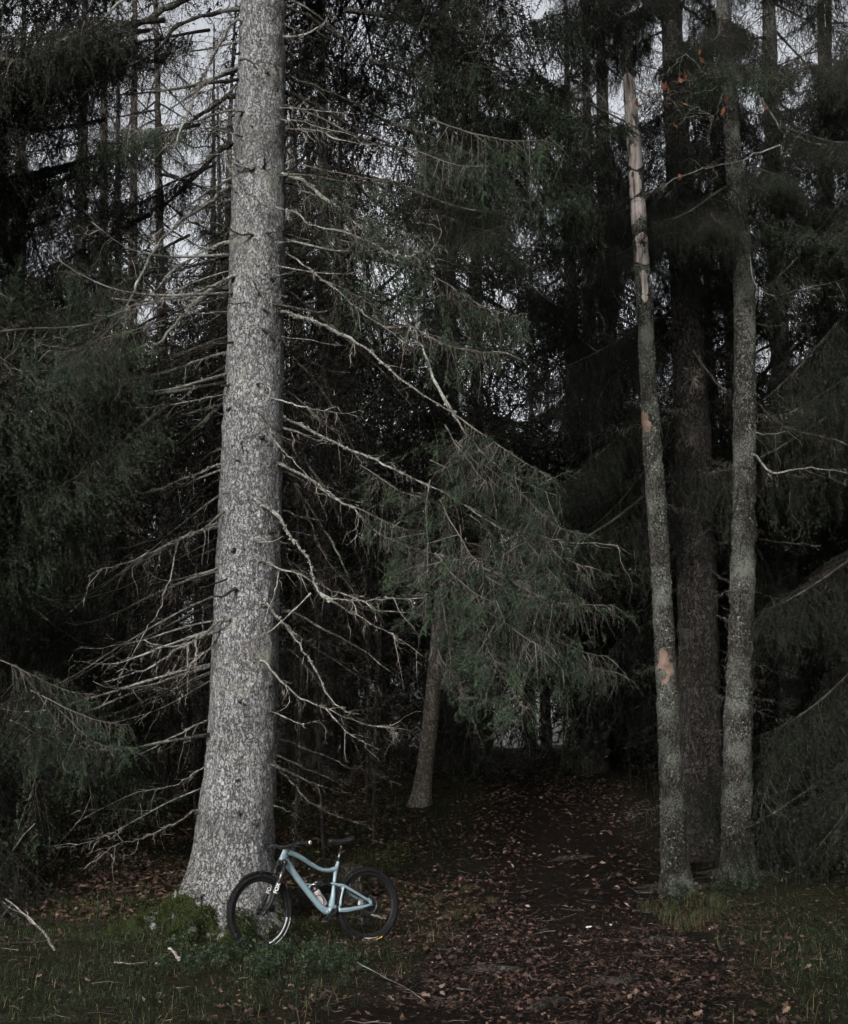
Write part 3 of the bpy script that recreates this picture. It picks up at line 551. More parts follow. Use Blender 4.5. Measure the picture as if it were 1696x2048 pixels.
# live boughs of the big spruce: (pixel of the bough's inner end, depth, heading deg (0 = +x right, -90 = to viewer), pitch deg, scale, kind)
LIVE = [(120,230,13.9,190,22,1.0,'c'),(260,60,13.8,185,12,1.0,'c'),(330,40,13.9,200,8,1.0,'c'),(90,170,13.7,195,10,.8,'c'),(20,215,13.6,200,15,1.0,'c'),(300,-60,14.2,170,5,1.3,'c'),(60,-60,13.8,190,5,1.1,'c'),
 (301,286,14.9,190,18,.8,'c'),(200,311,15.0,200,18,.9,'m'),(100,336,15,180,15,1.0,'c'),(371,246,14.0,230,25,.45,'s'),(236,476,15.6,200,30,.8,'m'),(300,430,15.4,215,30,.8,'m'),(240,640,13.7,240,35,.5,'m'),
 (301,600,14.4,200,25,.8,'s'),(270,660,14.0,195,22,.9,'s'),(330,640,14.3,215,24,.7,'s'),(240,790,14.2,185,30,.9,'m'),(250,700,14.0,200,35,1.0,'m'),(180,650,13.8,190,20,.9,'s'),(120,680,13.8,205,25,1.0,'m'),(60,640,13.6,185,20,1.0,'m'),(150,790,13.8,200,35,.9,'m'),(60,800,13.6,190,30,1.0,'m'),
 (782,246,15.2,-10,18,.9,'m'),(740,120,15.2,-5,15,1.0,'m'),(812,296,14.2,-30,25,.6,'s'),(712,446,14.2,-40,30,.5,'s'),(600,380,14.6,-15,24,.7,'s'),(640,560,14.8,-20,25,.7,'s'),(770,500,14.4,-15,28,.8,'s'),(690,20,15.0,-10,8,1.1,'c'),
 (905,826,13.9,-35,35,.65,'s'),(890,850,13.9,-60,40,.6,'s'),(910,880,13.8,-20,45,.55,'s'),(970,930,13.8,-40,40,.55,'s'),(1020,980,13.8,-60,50,.45,'s'),(930,1010,13.9,-30,28,.7,'s'),(940,1030,13.8,-10,40,.55,'s'),(880,1000,13.8,-70,40,.6,'s'),(1040,1068,13.6,-40,45,.45,'s'),
 (900,1115,13.7,-30,24,.7,'s'),(870,1105,13.7,-75,30,.6,'s'),(950,1130,13.6,-20,22,.7,'s'),(1000,1160,13.6,-20,40,.5,'s'),(900,1160,13.6,-40,34,.7,'s'),(960,1190,13.6,-15,28,.7,'s'),(880,1200,13.8,-60,35,.6,'s'),(1030,1180,13.6,-50,45,.5,'s'),(760,1070,13.9,-20,20,.45,'s'),(700,1010,14.0,-30,22,.45,'s'),(860,920,14.0,-20,30,.6,'s'),
 (330,700,14.2,200,25,.9,'m'),(300,760,14.1,195,28,1.0,'m'),(220,720,13.9,190,25,1.0,'m'),(140,720,13.8,195,30,1.0,'m'),(90,740,13.7,185,30,1.1,'m'),(340,810,14.0,205,35,.8,'m'),(251,830,14.0,195,35,.9,'m'),(160,880,13.9,190,30,.9,'m'),(70,900,13.7,185,30,.9,'m'),(30,720,13.6,195,20,1.1,'c'),(110,590,14.4,195,15,1.0,'c'),(310,540,14.8,200,22,.6,'c'),(250,990,14.4,200,30,.7,'m'),(120,1020,14.2,190,30,.8,'m'),(40,1140,15.2,190,25,.9,'m'),(330,650,14.2,180,10,.6,'s'),(290,690,14.0,170,15,.6,'s'),(340,740,14.1,190,15,.5,'s'),
 (20,20,14.4,185,5,1.0,'c'),(300,60,14.4,195,12,.75,'c'),(150,120,14.6,190,12,.8,'c'),(60,250,14.6,195,15,.9,'c'),(210,240,14.8,200,15,.7,'c'),(120,430,14.8,190,18,.9,'c'),(300,400,15.2,200,20,.6,'c'),(330,120,15.0,200,15,.7,'c'),(240,150,15.2,205,15,.8,'c'),(160,330,15.2,185,15,.9,'c'),(430,330,15.3,200,20,.5,'c'),(380,470,15.4,200,25,.6,'c'),(340,620,15.3,205,25,.6,'m'),(400,700,15.5,200,25,.6,'m'),(420,60,15.2,210,10,.6,'c'),(400,250,14.9,215,20,.6,'m'),
 (1000,950,13.8,-40,40,.5,'s'),(860,960,13.9,-80,65,.6,'s'),(920,1050,13.8,-100,70,.6,'s'),(980,1080,13.7,-70,65,.55,'s'),(840,1060,14.0,-90,60,.5,'s'),(1040,1110,13.7,-60,60,.5,'s'),(880,1180,13.8,-90,65,.5,'s'),(1060,1240,13.7,-20,35,.45,'s'),(1000,1240,13.7,-25,30,.6,'s'),(930,1260,13.8,-60,40,.6,'s'),(870,1280,13.9,-80,45,.5,'s'),(720,930,14.1,-40,28,.5,'s'),(680,480,14.5,-25,20,.6,'s'),(600,330,14.7,-20,15,.55,'s'),(900,120,15.4,-30,20,.8,'s'),(980,180,15.6,0,20,.9,'s'),(860,240,15.2,-50,25,.8,'s'),(760,360,15.5,-40,20,.7,'c'),(820,560,15.4,-50,22,.6,'m'),(850,420,15.6,-60,20,.7,'c'),(800,640,14.3,-30,30,.6,'s'),
 (0,1320,13.6,10,20,.5,'s'),(60,1380,13.6,-10,20,.55,'s'),(20,1440,13.5,0,25,.55,'s'),(90,1400,13.7,-30,30,.5,'s'),(30,1330,13.7,-40,35,.6,'m')]
rng = np.random.default_rng(12)
for k, (px, py, Y, az, pit, s, kd) in enumerate(LIVE):
    src = {'c': CURT, 's': SPRAY, 'm': MIXB}[kd]
    place(src[k % len(src)], 'bough', big, at(px, py, Y) - base, R(az + rng.normal(0, 6)), R(pit - 8), s * (.95 + .2 * rng.random()), R(rng.normal(0, 28 if kd == 's' else 12)))
# the crown above the frame
for k in range(46):
    z = 12.6 + 12 * (k / 46); c, r = trunk_c(z); f = k / 46; az = k * 2.4 + rng.random()
    place(CURT[k % 5], 'bough', big, (c[0], c[1], z), az, R(14 - 30 * f), (1.7 * (1 - f) + .35), R(rng.normal(0, 8)))
# mossy surface roots
RT = [[(400,1800,14.45),(350,1812,14.3),(290,1828,14.2),(235,1845,14.1),(190,1862,14.0)], [(430,1800,14.4),(400,1835,14.1),(360,1858,13.9),(330,1880,13.75)], [(480,1830,14.35),(470,1860,14.0),(455,1890,13.75)], [(375,1790,14.7),(330,1796,14.8),(280,1800,14.9)]]
for pl in RT:
    C = spline(np.array([at(*p) for p in pl]), 16); g = height(C[:, 0], C[:, 1]); C[:, 2] = g + np.linspace(.06, -.06, 16); C -= base
    mb = MB(); C += np.random.default_rng(len(pl)).normal(0, .012, C.shape); tube(mb, C, np.linspace(.22, .05, 16) * (1 + .1 * np.random.default_rng(3).normal(size=16)), 14, 0, .75); mb.build('root', M['bark_main'], big)

# ------------------------------------------------------------------ the other trees
def px_trunk(name, label, pts, Y, barkm, sides=28, extend=8, Yt=None, group=None, amp=.02, lich=0, top_taper=True):
    """tree whose trunk follows photographed centre points (px, py, width px), foot first"""
    b0 = foot(pts[0][0], Y); P = []; r = []
    for i, (x, y, w) in enumerate(pts):
        p = at(x, y, Y + ((Yt or Y) - Y) * i / (len(pts) - 1)); dep = p[1] * CT + (p[2] - CAM_Z) * ST; P.append(p - b0); r.append(w / 2 / FPX * dep)
    P[0] = np.array((P[0][0], 0, min(P[0][2], -.15)))
    if extend:
        d = unit(P[-1] - P[-2])
        for q in (.5, 1): P.append(P[-1] + d * extend * .5); r.append(r[len(pts) - 1] * (1 - q * .85))
    t = empty(name, b0, label, 'tree', group); P = np.array(P)
    zz = np.linspace(P[0, 2], P[-1, 2], 50); Pi = np.stack([np.interp(zz, P[:, 2], P[:, k]) for k in range(3)], 1); ri = np.interp(zz, P[:, 2], r)
    for k in range(2): Pi[1:-1] = (Pi[:-2] + 2 * Pi[1:-1] + Pi[2:]) / 4
    fl = lambda a, z: sum(k * math.exp(-max(z, -.1) / .16) * np.maximum(np.cos(a - f), 0) ** 7 for f, k in ((.3, .35), (1.2, .2), (2.2, .4), (3.3, .3), (4.1, .22), (4.75, .38), (5.5, .3)))
    mb = trunk_mb(Pi, ri, sides, max(60, int((P[-1, 2]) * 22)), amp, 10, fl, seed=len(label), tint=lambda z: np.clip(.55 - 1.1 * z, 0, .55))
    tr = mb.build('trunk', M[barkm], t); V, C, rr = mb.grid; t['_'] = 0; del t['_']
    if lich:
        rng = np.random.default_rng(len(label)); lb = MB(); n = lich; i = rng.integers(2, V.shape[0] - 2, n); j = rng.integers(0, V.shape[1], n)
        fr_ = rng.random((n, 2)); V2 = np.roll(V, -1, 1); q = (V[i, j] * (1 - fr_[:, :1]) + V2[i, j] * fr_[:, :1]) * (1 - fr_[:, 1:]) + (V[i + 1, j] * (1 - fr_[:, :1]) + V2[i + 1, j] * fr_[:, :1]) * fr_[:, 1:]; out = unit(np.stack([q[:, 0] - C[i, 0], q[:, 1] - C[i, 1], np.zeros(n)], 1)); keep = np.array([noise.noise(Vector(p * 2.6)) + .25 * noise.noise(Vector(p * 14)) for p in q]) > -.05
        q, out = q[keep], out[keep]; n = len(q); sd = unit(np.cross(out, rng.normal(size=(n, 3)))); up = np.cross(sd, out); s = (.005 + .011 * rng.random((n, 1)))
        lift = out * (.004 + .012 * rng.random((n, 1)))
        W = np.stack([q + sd * s, q + up * s + lift, q - sd * s * .9 + lift * .5, q - up * s], 1)
        lb.add(W, None, np.arange(n * 4).reshape(-1, 4), 0, np.repeat(rng.random(n), 4)); tag(lb.build('lichen', M['lichen'], t), kind='stuff')
    return t, b0, Pi, ri
def on_trunk(Pi, ri, z): return np.array([np.interp(z, Pi[:, 2], Pi[:, k]) for k in range(3)]), float(np.interp(z, Pi[:, 2], ri))
def clothe(t, Pi, ri, seed, zr, step, kinds, scale, azc=None, spread=180, pitch=14, sz=None):
    """boughs or dead branches set up the trunk as parts"""
    rng = np.random.default_rng(seed); z = zr[0]; k = 0
    while z < zr[1]:
        f = (z - zr[0]) / (zr[1] - zr[0]); c, r = on_trunk(Pi, ri, z); az = R((azc if azc is not None else 0) + spread * (2 * rng.random() - 1)); s = np.interp(f, [0, 1], scale) * (.7 + .6 * rng.random())
        src = kinds[rng.integers(len(kinds))]; mesh = src[rng.integers(len(src))]
        place(mesh, 'dead_branch' if src is BARE else 'bough', t, c, az, R(pitch + rng.normal(0, 8)), s, R(rng.normal(0, 10))); z += step * (.5 + rng.random()); k += 1

# right-hand group
snag, sb, sP, sr = px_trunk('dead_tree', 'leaning dead tree with broken top and bare patches of pale barkless wood', [(1356, 1800, 66), (1348, 1700, 52), (1340, 1500, 46), (1328, 1250, 40), (1312, 1000, 38), (1298, 800, 34), (1286, 560, 30), (1277, 430, 29), (1268, 300, 27), (1261, 210, 24), (1256, 120, 21), (1251, 40, 14)], 18.0, 'bark_lichen', 26, 0, amp=.017, lich=7000)
# barkless patches: thin plates of exposed wood wrapped on the camera side
def wood_patch(t, b0, Pi, ri, y0, y1, a0, a1, Y, seed, mat='bare_wood', lift=.003):
    rng = np.random.default_rng(seed); z0 = at(1300, y1, Y)[2] - b0[2]; z1 = at(1300, y0, Y)[2] - b0[2]; n = 60; mb = MB(); G = []
    for i, z in enumerate(np.linspace(z0, z1, n)):
        c, r = on_trunk(Pi, ri, z); e = min(i, n - 1 - i) / (n * .12); k = min(1, e) ; w = (a1 - a0) / 2 * (k * .85 + .15) * (.55 + .9 * vn(np.array(z * 9.0 + seed * 7), np.array(3.3))) * (.8 + .4 * vn(np.array(z * 60.0), np.array(seed + .5))); m = (a0 + a1) / 2 + .9 * (vn(np.array(z * 6.0 + seed), np.array(9.1)) - .5)
        for a in np.linspace(R(-90) + m - w, R(-90) + m + w, 9): G.append((c[0] + math.cos(a) * (r + lift), c[1] + math.sin(a) * (r + lift), z))
    ii, jj = np.meshgrid(np.arange(n - 1), np.arange(8), indexing='ij'); mb.add(G, None, np.stack([ii * 9 + jj, ii * 9 + jj + 1, (ii + 1) * 9 + jj + 1, (ii + 1) * 9 + jj], -1).reshape(-1, 4))
    o = mb.build('bare_wood', M[mat], t); s = o.modifiers.new('thickness', 'SOLIDIFY'); s.thickness = .008; s.offset = -1; return o
for k, (y0, y1, a0, a1) in enumerate([(150, 235, -1.5, 1.3), (225, 300, -1.5, .1), (345, 400, -1.5, .5), (262, 345, -1.0, 1.4), (400, 455, -1.4, 1.2), (470, 535, -.5, 1.4), (545, 610, -.2, .6), (825, 868, -1.5, -.2), (1298, 1345, -1.0, -.2), (1322, 1370, -.7, .15), (1330, 1352, -.2, .5)]):
    wood_patch(snag, sb, sP, sr, y0, y1, a0, a1, 18, k, 'bare_wood' if k < 7 else 'scar_wood', .007 if k < 6 else .004)
clothe(snag, sP, sr, 31, (1.5, 11), .4, [BARE], (.22, .3), None, 180, 20)
lt, lb_, lP, lr_ = px_trunk('spruce_tree', 'straight tall tree with grey-green lichen crust, rightmost of the three trunks', [(1478, 1760, 76), (1474, 1650, 62), (1474, 1500, 58), (1482, 1300, 50), (1487, 1100, 47), (1489, 900, 45), (1490, 700, 43), (1489, 560, 41), (1478, 420, 36), (1462, 250, 31), (1452, 100, 28), (1446, 0, 26)], 18.6, 'bark_lichen', 30, 7, amp=.028, lich=9000)
clothe(lt, lP, lr_, 32, (1.0, 10), .6, [BARE], (.3, .45), None, 180, 15); clothe(lt, lP, lr_, 33, (9.0, 17.5), .35, [CURT, MIXB], (.9, .3))
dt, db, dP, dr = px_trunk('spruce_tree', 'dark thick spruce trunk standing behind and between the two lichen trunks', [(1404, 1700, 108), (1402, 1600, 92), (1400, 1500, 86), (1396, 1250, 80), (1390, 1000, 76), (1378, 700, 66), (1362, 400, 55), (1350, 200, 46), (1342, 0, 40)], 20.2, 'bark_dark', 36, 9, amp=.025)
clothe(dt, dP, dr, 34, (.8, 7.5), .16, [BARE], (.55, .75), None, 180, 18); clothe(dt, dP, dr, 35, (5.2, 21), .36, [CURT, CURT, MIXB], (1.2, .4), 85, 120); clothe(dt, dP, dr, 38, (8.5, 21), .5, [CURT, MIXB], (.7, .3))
for px, py, Yy, az, s in ((1360, -20, 18.4, -165, .75), (1350, -90, 18.2, -175, .9), (1340, -60, 17.9, -150, .7), (1330, 60, 18.6, -170, .55), (1330, 380, 18.9, -150, .45), (1300, 470, 19, -130, .5), (1420, 420, 18.2, -100, .45), (1500, 330, 18.2, -80, .5), (1540, 250, 18.2, -60, .7), (1590, 120, 18.6, -100, .8)):
    place(CURT[int(abs(az)) % 5], 'bough', dt, at(px, py, Yy) - db, R(az), R(15), s)
for t_, b_, r0_ in ((snag, sb, .16), (lt, lb_, .18)):      # roots running into the ground
    for a_ in (-2.5, -1.4, -.5, .8, 2.2, 3.3):
        q = np.linspace(0, 1, 10); rad = r0_ * .7 + q * (.35 + .25 * abs(math.sin(a_ * 5))); C = np.stack([np.cos(a_ + .5 * q * math.sin(a_ * 9)) * rad, np.sin(a_ + .5 * q * math.sin(a_ * 9)) * rad, 0 * q], 1)
        C[:, 2] = height(C[:, 0] + b_[0], C[:, 1] + b_[1]) - b_[2] + np.linspace(.05, -.06, 10); mb = MB(); tube(mb, C, np.linspace(.075, .03, 10), 9, 0, .5); mb.build('root', M['bark_dark'], t_)
# drawn branches on the right
RB = [(dt, db, [(1385, 700), (1402, 725), (1437, 770), (1473, 795), (1518, 808), (1538, 830), (1583, 858), (1643, 873), (1740, 900)], 20.0, 17.6, 4.6, 0), (lt, lb_, [(1498, 850), (1505, 862), (1533, 868), (1583, 860)], 18.4, 17.7, 2.6, 1), (lt, lb_, [(1500, 905), (1520, 920), (1548, 946), (1603, 936), (1648, 938), (1720, 950)], 18.5, 17.5, 3.6, 1),
      (lt, lb_, [(1500, 510), (1503, 540), (1513, 571), (1548, 591), (1598, 581), (1700, 556)], 18.5, 17.8, 2.0, 1), (dt, db, [(1420, 1140), (1450, 1160), (1500, 1180), (1560, 1200)], 20, 19.5, 5, 0), (dt, db, [(1415, 1060), (1480, 1070), (1560, 1085), (1640, 1090)], 20, 18.5, 4, 0), (dt, db, [(1350, 980), (1310, 1000), (1260, 1010)], 20, 19.6, 3.5, 0)]
rng = np.random.default_rng(41)
for t, b0, pl, y0, y1, dia, pale in RB:
    P = np.array([at(x, y, y0 + (y1 - y0) * i / (len(pl) - 1)) for i, (x, y) in enumerate(pl)]) - b0; n = len(pl) * 4; C = spline(P, n); C[2:] += rng.normal(0, .008, (n - 2, 3)); mb = MB()
    tube(mb, C, np.linspace(1, .3, n) * dia / 200, 7, 0, .6); L = np.linalg.norm(np.diff(C, axis=0), axis=1).sum(); add_twigs(mb, C, rng, int(L * 12), .5, 1, .75 if pale else .5, .5, .2)
    mb.build('dead_branch', [M['branch_pale'] if pale else M['branch_dark'], M['twig']], t)

# thin trunk behind at top right, small leaning tree, reddish trunks at left
t2, b2, P2, r2 = px_trunk('spruce_tree', 'slender lichen-grey trunk seen against the sky at top right', [(1585, 1640, 50), (1575, 1200, 44), (1560, 700, 38), (1545, 300, 32), (1538, 0, 26)], 25, 'bark_lichen', 18, 7, amp=.02)
clothe(t2, P2, r2, 36, (3, 21), .25, [LODM], (1.2, .5))
ln, lb2, lnP, lnr = px_trunk('small_tree', 'small pale leaning trunk beside the far end of the path', [(838, 1616, 44), (844, 1580, 36), (857, 1480, 32), (868, 1360, 29), (876, 1250, 26), (882, 1180, 20), (886, 1120, 13)], 24.0, 'bark_birch', 20, 2, amp=.01)
clothe(ln, lnP, lnr, 37, (2.8, 5), .3, [BARE], (.4, .4))
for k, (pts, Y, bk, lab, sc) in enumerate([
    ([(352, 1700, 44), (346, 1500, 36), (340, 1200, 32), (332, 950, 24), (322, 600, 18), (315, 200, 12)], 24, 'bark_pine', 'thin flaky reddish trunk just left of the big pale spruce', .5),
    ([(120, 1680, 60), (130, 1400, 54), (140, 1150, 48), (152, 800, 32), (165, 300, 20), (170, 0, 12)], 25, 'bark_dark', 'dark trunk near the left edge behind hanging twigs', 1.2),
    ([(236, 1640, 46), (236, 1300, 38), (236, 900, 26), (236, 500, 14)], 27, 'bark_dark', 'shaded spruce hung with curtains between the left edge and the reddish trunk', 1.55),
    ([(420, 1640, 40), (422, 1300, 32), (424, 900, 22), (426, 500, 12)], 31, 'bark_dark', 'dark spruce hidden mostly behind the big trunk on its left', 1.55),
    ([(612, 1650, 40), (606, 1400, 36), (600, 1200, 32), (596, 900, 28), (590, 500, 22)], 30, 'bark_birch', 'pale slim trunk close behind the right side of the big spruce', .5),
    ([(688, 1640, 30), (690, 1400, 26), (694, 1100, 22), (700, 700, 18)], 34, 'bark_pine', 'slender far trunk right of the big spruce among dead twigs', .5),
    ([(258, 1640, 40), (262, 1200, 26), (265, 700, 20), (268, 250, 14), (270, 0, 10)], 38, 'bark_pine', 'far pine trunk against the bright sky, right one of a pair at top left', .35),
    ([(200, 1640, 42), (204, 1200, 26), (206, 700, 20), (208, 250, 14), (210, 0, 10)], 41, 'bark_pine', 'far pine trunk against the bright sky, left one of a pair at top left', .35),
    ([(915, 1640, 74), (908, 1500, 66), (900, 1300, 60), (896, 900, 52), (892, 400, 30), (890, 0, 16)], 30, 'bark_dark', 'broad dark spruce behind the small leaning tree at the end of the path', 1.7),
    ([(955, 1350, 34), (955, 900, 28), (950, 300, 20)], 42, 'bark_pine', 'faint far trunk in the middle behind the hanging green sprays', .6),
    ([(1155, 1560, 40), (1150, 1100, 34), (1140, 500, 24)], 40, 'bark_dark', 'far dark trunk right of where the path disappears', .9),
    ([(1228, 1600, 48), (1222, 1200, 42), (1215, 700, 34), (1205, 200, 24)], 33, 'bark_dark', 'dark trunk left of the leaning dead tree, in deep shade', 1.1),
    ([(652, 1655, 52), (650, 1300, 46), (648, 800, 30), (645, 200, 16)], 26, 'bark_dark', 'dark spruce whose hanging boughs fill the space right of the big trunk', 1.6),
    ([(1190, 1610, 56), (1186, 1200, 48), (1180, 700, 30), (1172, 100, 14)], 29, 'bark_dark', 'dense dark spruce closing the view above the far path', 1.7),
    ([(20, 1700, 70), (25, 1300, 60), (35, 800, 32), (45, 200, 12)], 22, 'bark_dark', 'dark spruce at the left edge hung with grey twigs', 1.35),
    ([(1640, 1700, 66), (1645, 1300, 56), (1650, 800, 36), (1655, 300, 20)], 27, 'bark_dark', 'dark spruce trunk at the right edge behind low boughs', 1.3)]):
    t, b0, P, r = px_trunk(['pine_tree', 'spruce_tree'][bk == 'bark_dark'], lab, pts, Y, bk, 16, 6 + (Y > 35) * 3, amp=.02)
    H = P[-1, 2]
    if pts[0][0] == 1190:      # long front boughs hanging towards the viewer
        rb = np.random.default_rng(61)
        for q in range(20):
            bx, by, bY = rb.uniform(960, 1330), rb.uniform(120, 1080), rb.uniform(23.5, 26.5)
            place((CURT, MIXB, CURT, SPRAY)[q % 4][q % 4], 'bough', t, at(bx, by, bY) - b0, R(rb.normal(-95, 40)), R(rb.normal(20, 8)), .75 + .5 * rb.random(), R(rb.normal(0, 15)))
    if bk == 'bark_dark':
        clothe(t, P, r, 50 + k, (1.0, 8 if pts[0][0] in (236, 420, 652) else 4.5), .12 if pts[0][0] in (236, 420, 652) else .28, [BARE], (.9, 1.0), None, 180, 15); clothe(t, P, r, 70 + k, (3.2 if pts[0][0] in (915, 1190) else 7.0 if pts[0][0] in (236, 420, 652) else 2.0, 13.5 if pts[0][0] in (236, 420) else 14.5 if pts[0][0] == 120 else H - .5), .13 if sc > 1.56 else .2 if sc == 1.55 else (.30 if pts[0][0] > 1100 else .20 if pts[0][0] > 500 else .34), [LODM], (sc * 1.15, .35))
    else:
        clothe(t, P, r, 50 + k, (1.0, H * .75), .2, [BARE], (.6, .8), None, 180, 8); clothe(t, P, r, 70 + k, (H * .6, H - .3), .4, [LODM], (.8, .35))
# spruces standing just outside the frame whose boughs reach in
SIDE = [(foot(-290, 17.5), .26, 20, 'spruce just beyond the left edge whose hanging boughs reach into view', (2.6, 17), 1.5), (foot(-360, 22.5), .25, 21, 'second spruce beyond the left edge, behind the nearer one', (1.5, 18), 1.6),
        (foot(1840, 18.5), .28, 21, 'spruce just beyond the right edge with boughs down to the ground', (1.5, 18), 1.2), (foot(1960, 23), .28, 22, 'second spruce beyond the right edge, behind the nearer one', (.8, 18), 1.7)]
for k, (b0, r0, H, lab, zr, sc) in enumerate(SIDE):
    t = empty('spruce_tree', b0, lab, 'tree'); zz = np.linspace(-.15, H, 40); P = np.stack([.15 * np.sin(zz * .3 + k), .1 * np.cos(zz * .25), zz], 1); r = r0 * (1 - (zz + .15) / (H + .4))
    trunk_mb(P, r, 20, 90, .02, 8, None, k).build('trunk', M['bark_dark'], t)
    clothe(t, P, r, 90 + k, zr, .22, [CURT, MIXB, MIXB] if k < 2 else [CURT], (sc, .35), None, 180, 16); clothe(t, P, r, 95 + k, (.6, 5), .35, [BARE], (.8, .8), None, 180, 12) if k < 2 else None

# ranks of spruces behind: shared crowns, each a tree of its own
CROWNS = [crown_mesh(700 + i, h, cb, rm, pm) for i, (h, cb, rm, pm) in enumerate([(22, 3, 3.1, 3.4), (24, 5, 2.9, 3.2), (20, 2.5, 3.1, 3.6), (23, 6, 2.7, 3.2), (7, .4, 2.1, 7), (5, .3, 1.8, 8)])]
CH = [22, 24, 20, 23, 7, 5]
TRK = []
for i, h in enumerate(CH):
    zz = np.linspace(-.3, h, 30); P = np.stack([.2 * np.sin(zz * .22 + i), .2 * np.cos(zz * .19 + i) - .2, zz], 1); TRK.append(trunk_mb(P, (.012 * h) * (1 - (zz + .3) / (h + .4)) + .01, 12, 40, .02, 8, None, i).mesh('trunk', [M['bark_dark']]))
def far_tree(x, y, v, s, az, label, group):
    t = empty('young_spruce' if v > 3 else 'spruce_tree', (x, y, gz(x, y)), label, 'tree', group); t.rotation_euler[2] = az; t.scale = (s, s, s)
    link('trunk', TRK[v], t); link('crown', CROWNS[v], t)
rng = np.random.default_rng(77); spots = []
def free(x, y, dmin): return all((x - a) ** 2 + (y - b) ** 2 > dmin ** 2 for a, b in spots)
def gap(x, y): return abs(x - np.interp(y, PATH[:, 0], PATH[:, 1])) > (1.9 if y < 46 else .2)
n = 0
while n < 32:
    y = 31 + 34 * rng.random() ** .9; x = (rng.random() - .5) * (y * .62 + 8)
    pxx = 848 + x / y * FPX
    if free(x, y, 2.1) and gap(x, y) and (480 < pxx < 1130 and (y > 46 or rng.random() < .45) or rng.random() < .12):
        spots.append((x, y)); n += 1; far_tree(x, y, int(rng.integers(0, 4)), .8 + .4 * rng.random(), rng.random() * 6.3, 'dark spruce in the dense ranks of the forest behind', 'spruces in the ranks behind')
n = 0
while n < 44:
    y = 27 + 22 * rng.random(); x = (rng.random() - .5) * (y * .66 + 5)
    if free(x, y, 1.5) and gap(x, y) and abs(x - np.interp(y, PATH[:, 0], PATH[:, 1])) > (3.0 if y < 38 else 1.6) and not (150 < 848 + x / y * FPX < 1000 and y < 46):
        spots.append((x, y)); n += 1; far_tree(x, y, int(rng.integers(4, 6)), .6 + .6 * rng.random(), rng.random() * 6.3, 'low young spruce with dark boughs to the ground in the understorey', 'young spruces of the understorey')
for k, (pxx, Yy, v, s) in enumerate([(-60, 34, 4, 1.3), (30, 36, 4, 1.35), (110, 33, 4, 1.2), (180, 50, 4, 1.4), (235, 47, 5, 1.6), (300, 50, 4, 1.5), (355, 48, 4, 1.5), (420, 51, 4, 1.5), (520, 50, 4, 1.5), (580, 53, 4, 1.5), (640, 49, 4, 1.4), (700, 52, 4, 1.5), (770, 50, 4, 1.5), (840, 53, 4, 1.5), (560, 58, 2, .9), (680, 60, 0, .9), (800, 58, 2, .9), (280, 60, 2, .9), (380, 62, 0, .9), (80, 48, 2, .75), (230, 50, 2, .8), (330, 47, 0, .7), (420, 52, 2, .85), (150, 55, 0, .8), (1560, 38, 4, 1.4), (1640, 36, 4, 1.3), (1700, 40, 4, 1.4), (1480, 37, 4, 1.3), (1300, 38, 4, 1.4), (1400, 45, 2, .75), (1620, 50, 2, .7)]):
    f = foot(pxx, Yy); far_tree(f[0], f[1], v, s, k * 2.1, 'low young spruce with dark boughs to the ground in the understorey' if v > 3 else 'dark spruce in the dense ranks of the forest behind', 'young spruces of the understorey' if v > 3 else 'spruces in the ranks behind')
# thin dead saplings whose bare twigs tangle in the gloom either side of the big trunk
rs_ = np.random.default_rng(19); SAP = []
for k in range(4):
    zz = np.linspace(-.1, 5 + k * .6, 24); P = np.stack([.12 * np.sin(zz * .7 + k) + .05 * zz * math.sin(k), .1 * np.cos(zz * .5 + k), zz], 1); SAP.append((P, trunk_mb(P, .028 * (1 - (zz + .1) / 8), 8, 26, .004, 12, None, k).mesh('trunk', [M['branch_dark']])))
for k in range(26):
    pxx = rs_.uniform(180, 440) if k % 2 else rs_.uniform(570, 860); Yy = rs_.uniform(18.5, 33); f = foot(pxx, Yy); P, me = SAP[k % 4]
    t = empty('dead_sapling', f, 'thin dead leafless sapling in the dim tangle ' + ('left of the big trunk' if k % 2 else 'between the big trunk and the path'), 'sapling', 'dead saplings left of the big trunk' if k % 2 else 'dead saplings between the trunk and the path'); t.rotation_euler[2] = rs_.random() * 6.28; link('trunk', me, t)
    for z in np.arange(.6, P[-1, 2] - .3, .3): place(BARE[int(rs_.integers(5))], 'dead_branch', t, on_trunk(P, np.ones(len(P)), z)[0], rs_.random() * 6.28, R(rs_.normal(0, 22)), .3 + .45 * rs_.random(), 0)
# unseen spruces added behind and beside the viewer to shade the place
SHADE_TREES = [(10.5, 5, 2), (11.5, 0, 0), (11, 13, 2), (-15, 10, 0), (-3.2, -3.5, 0), (.5, -2.5, 2), (4.5, -1, 0), (-1, -8, 2), (4, -8, 1), (9, -5, 2), (13, 14, 0), (-13, 15, 2), (-16, 4, 2), (12, 20, 0)]
for k, (x, y, v) in enumerate(SHADE_TREES): far_tree(x, y, v, 1.0, k * 1.3, 'unseen spruce added behind and beside the viewer for shade', 'unseen shade spruces added around the viewer')

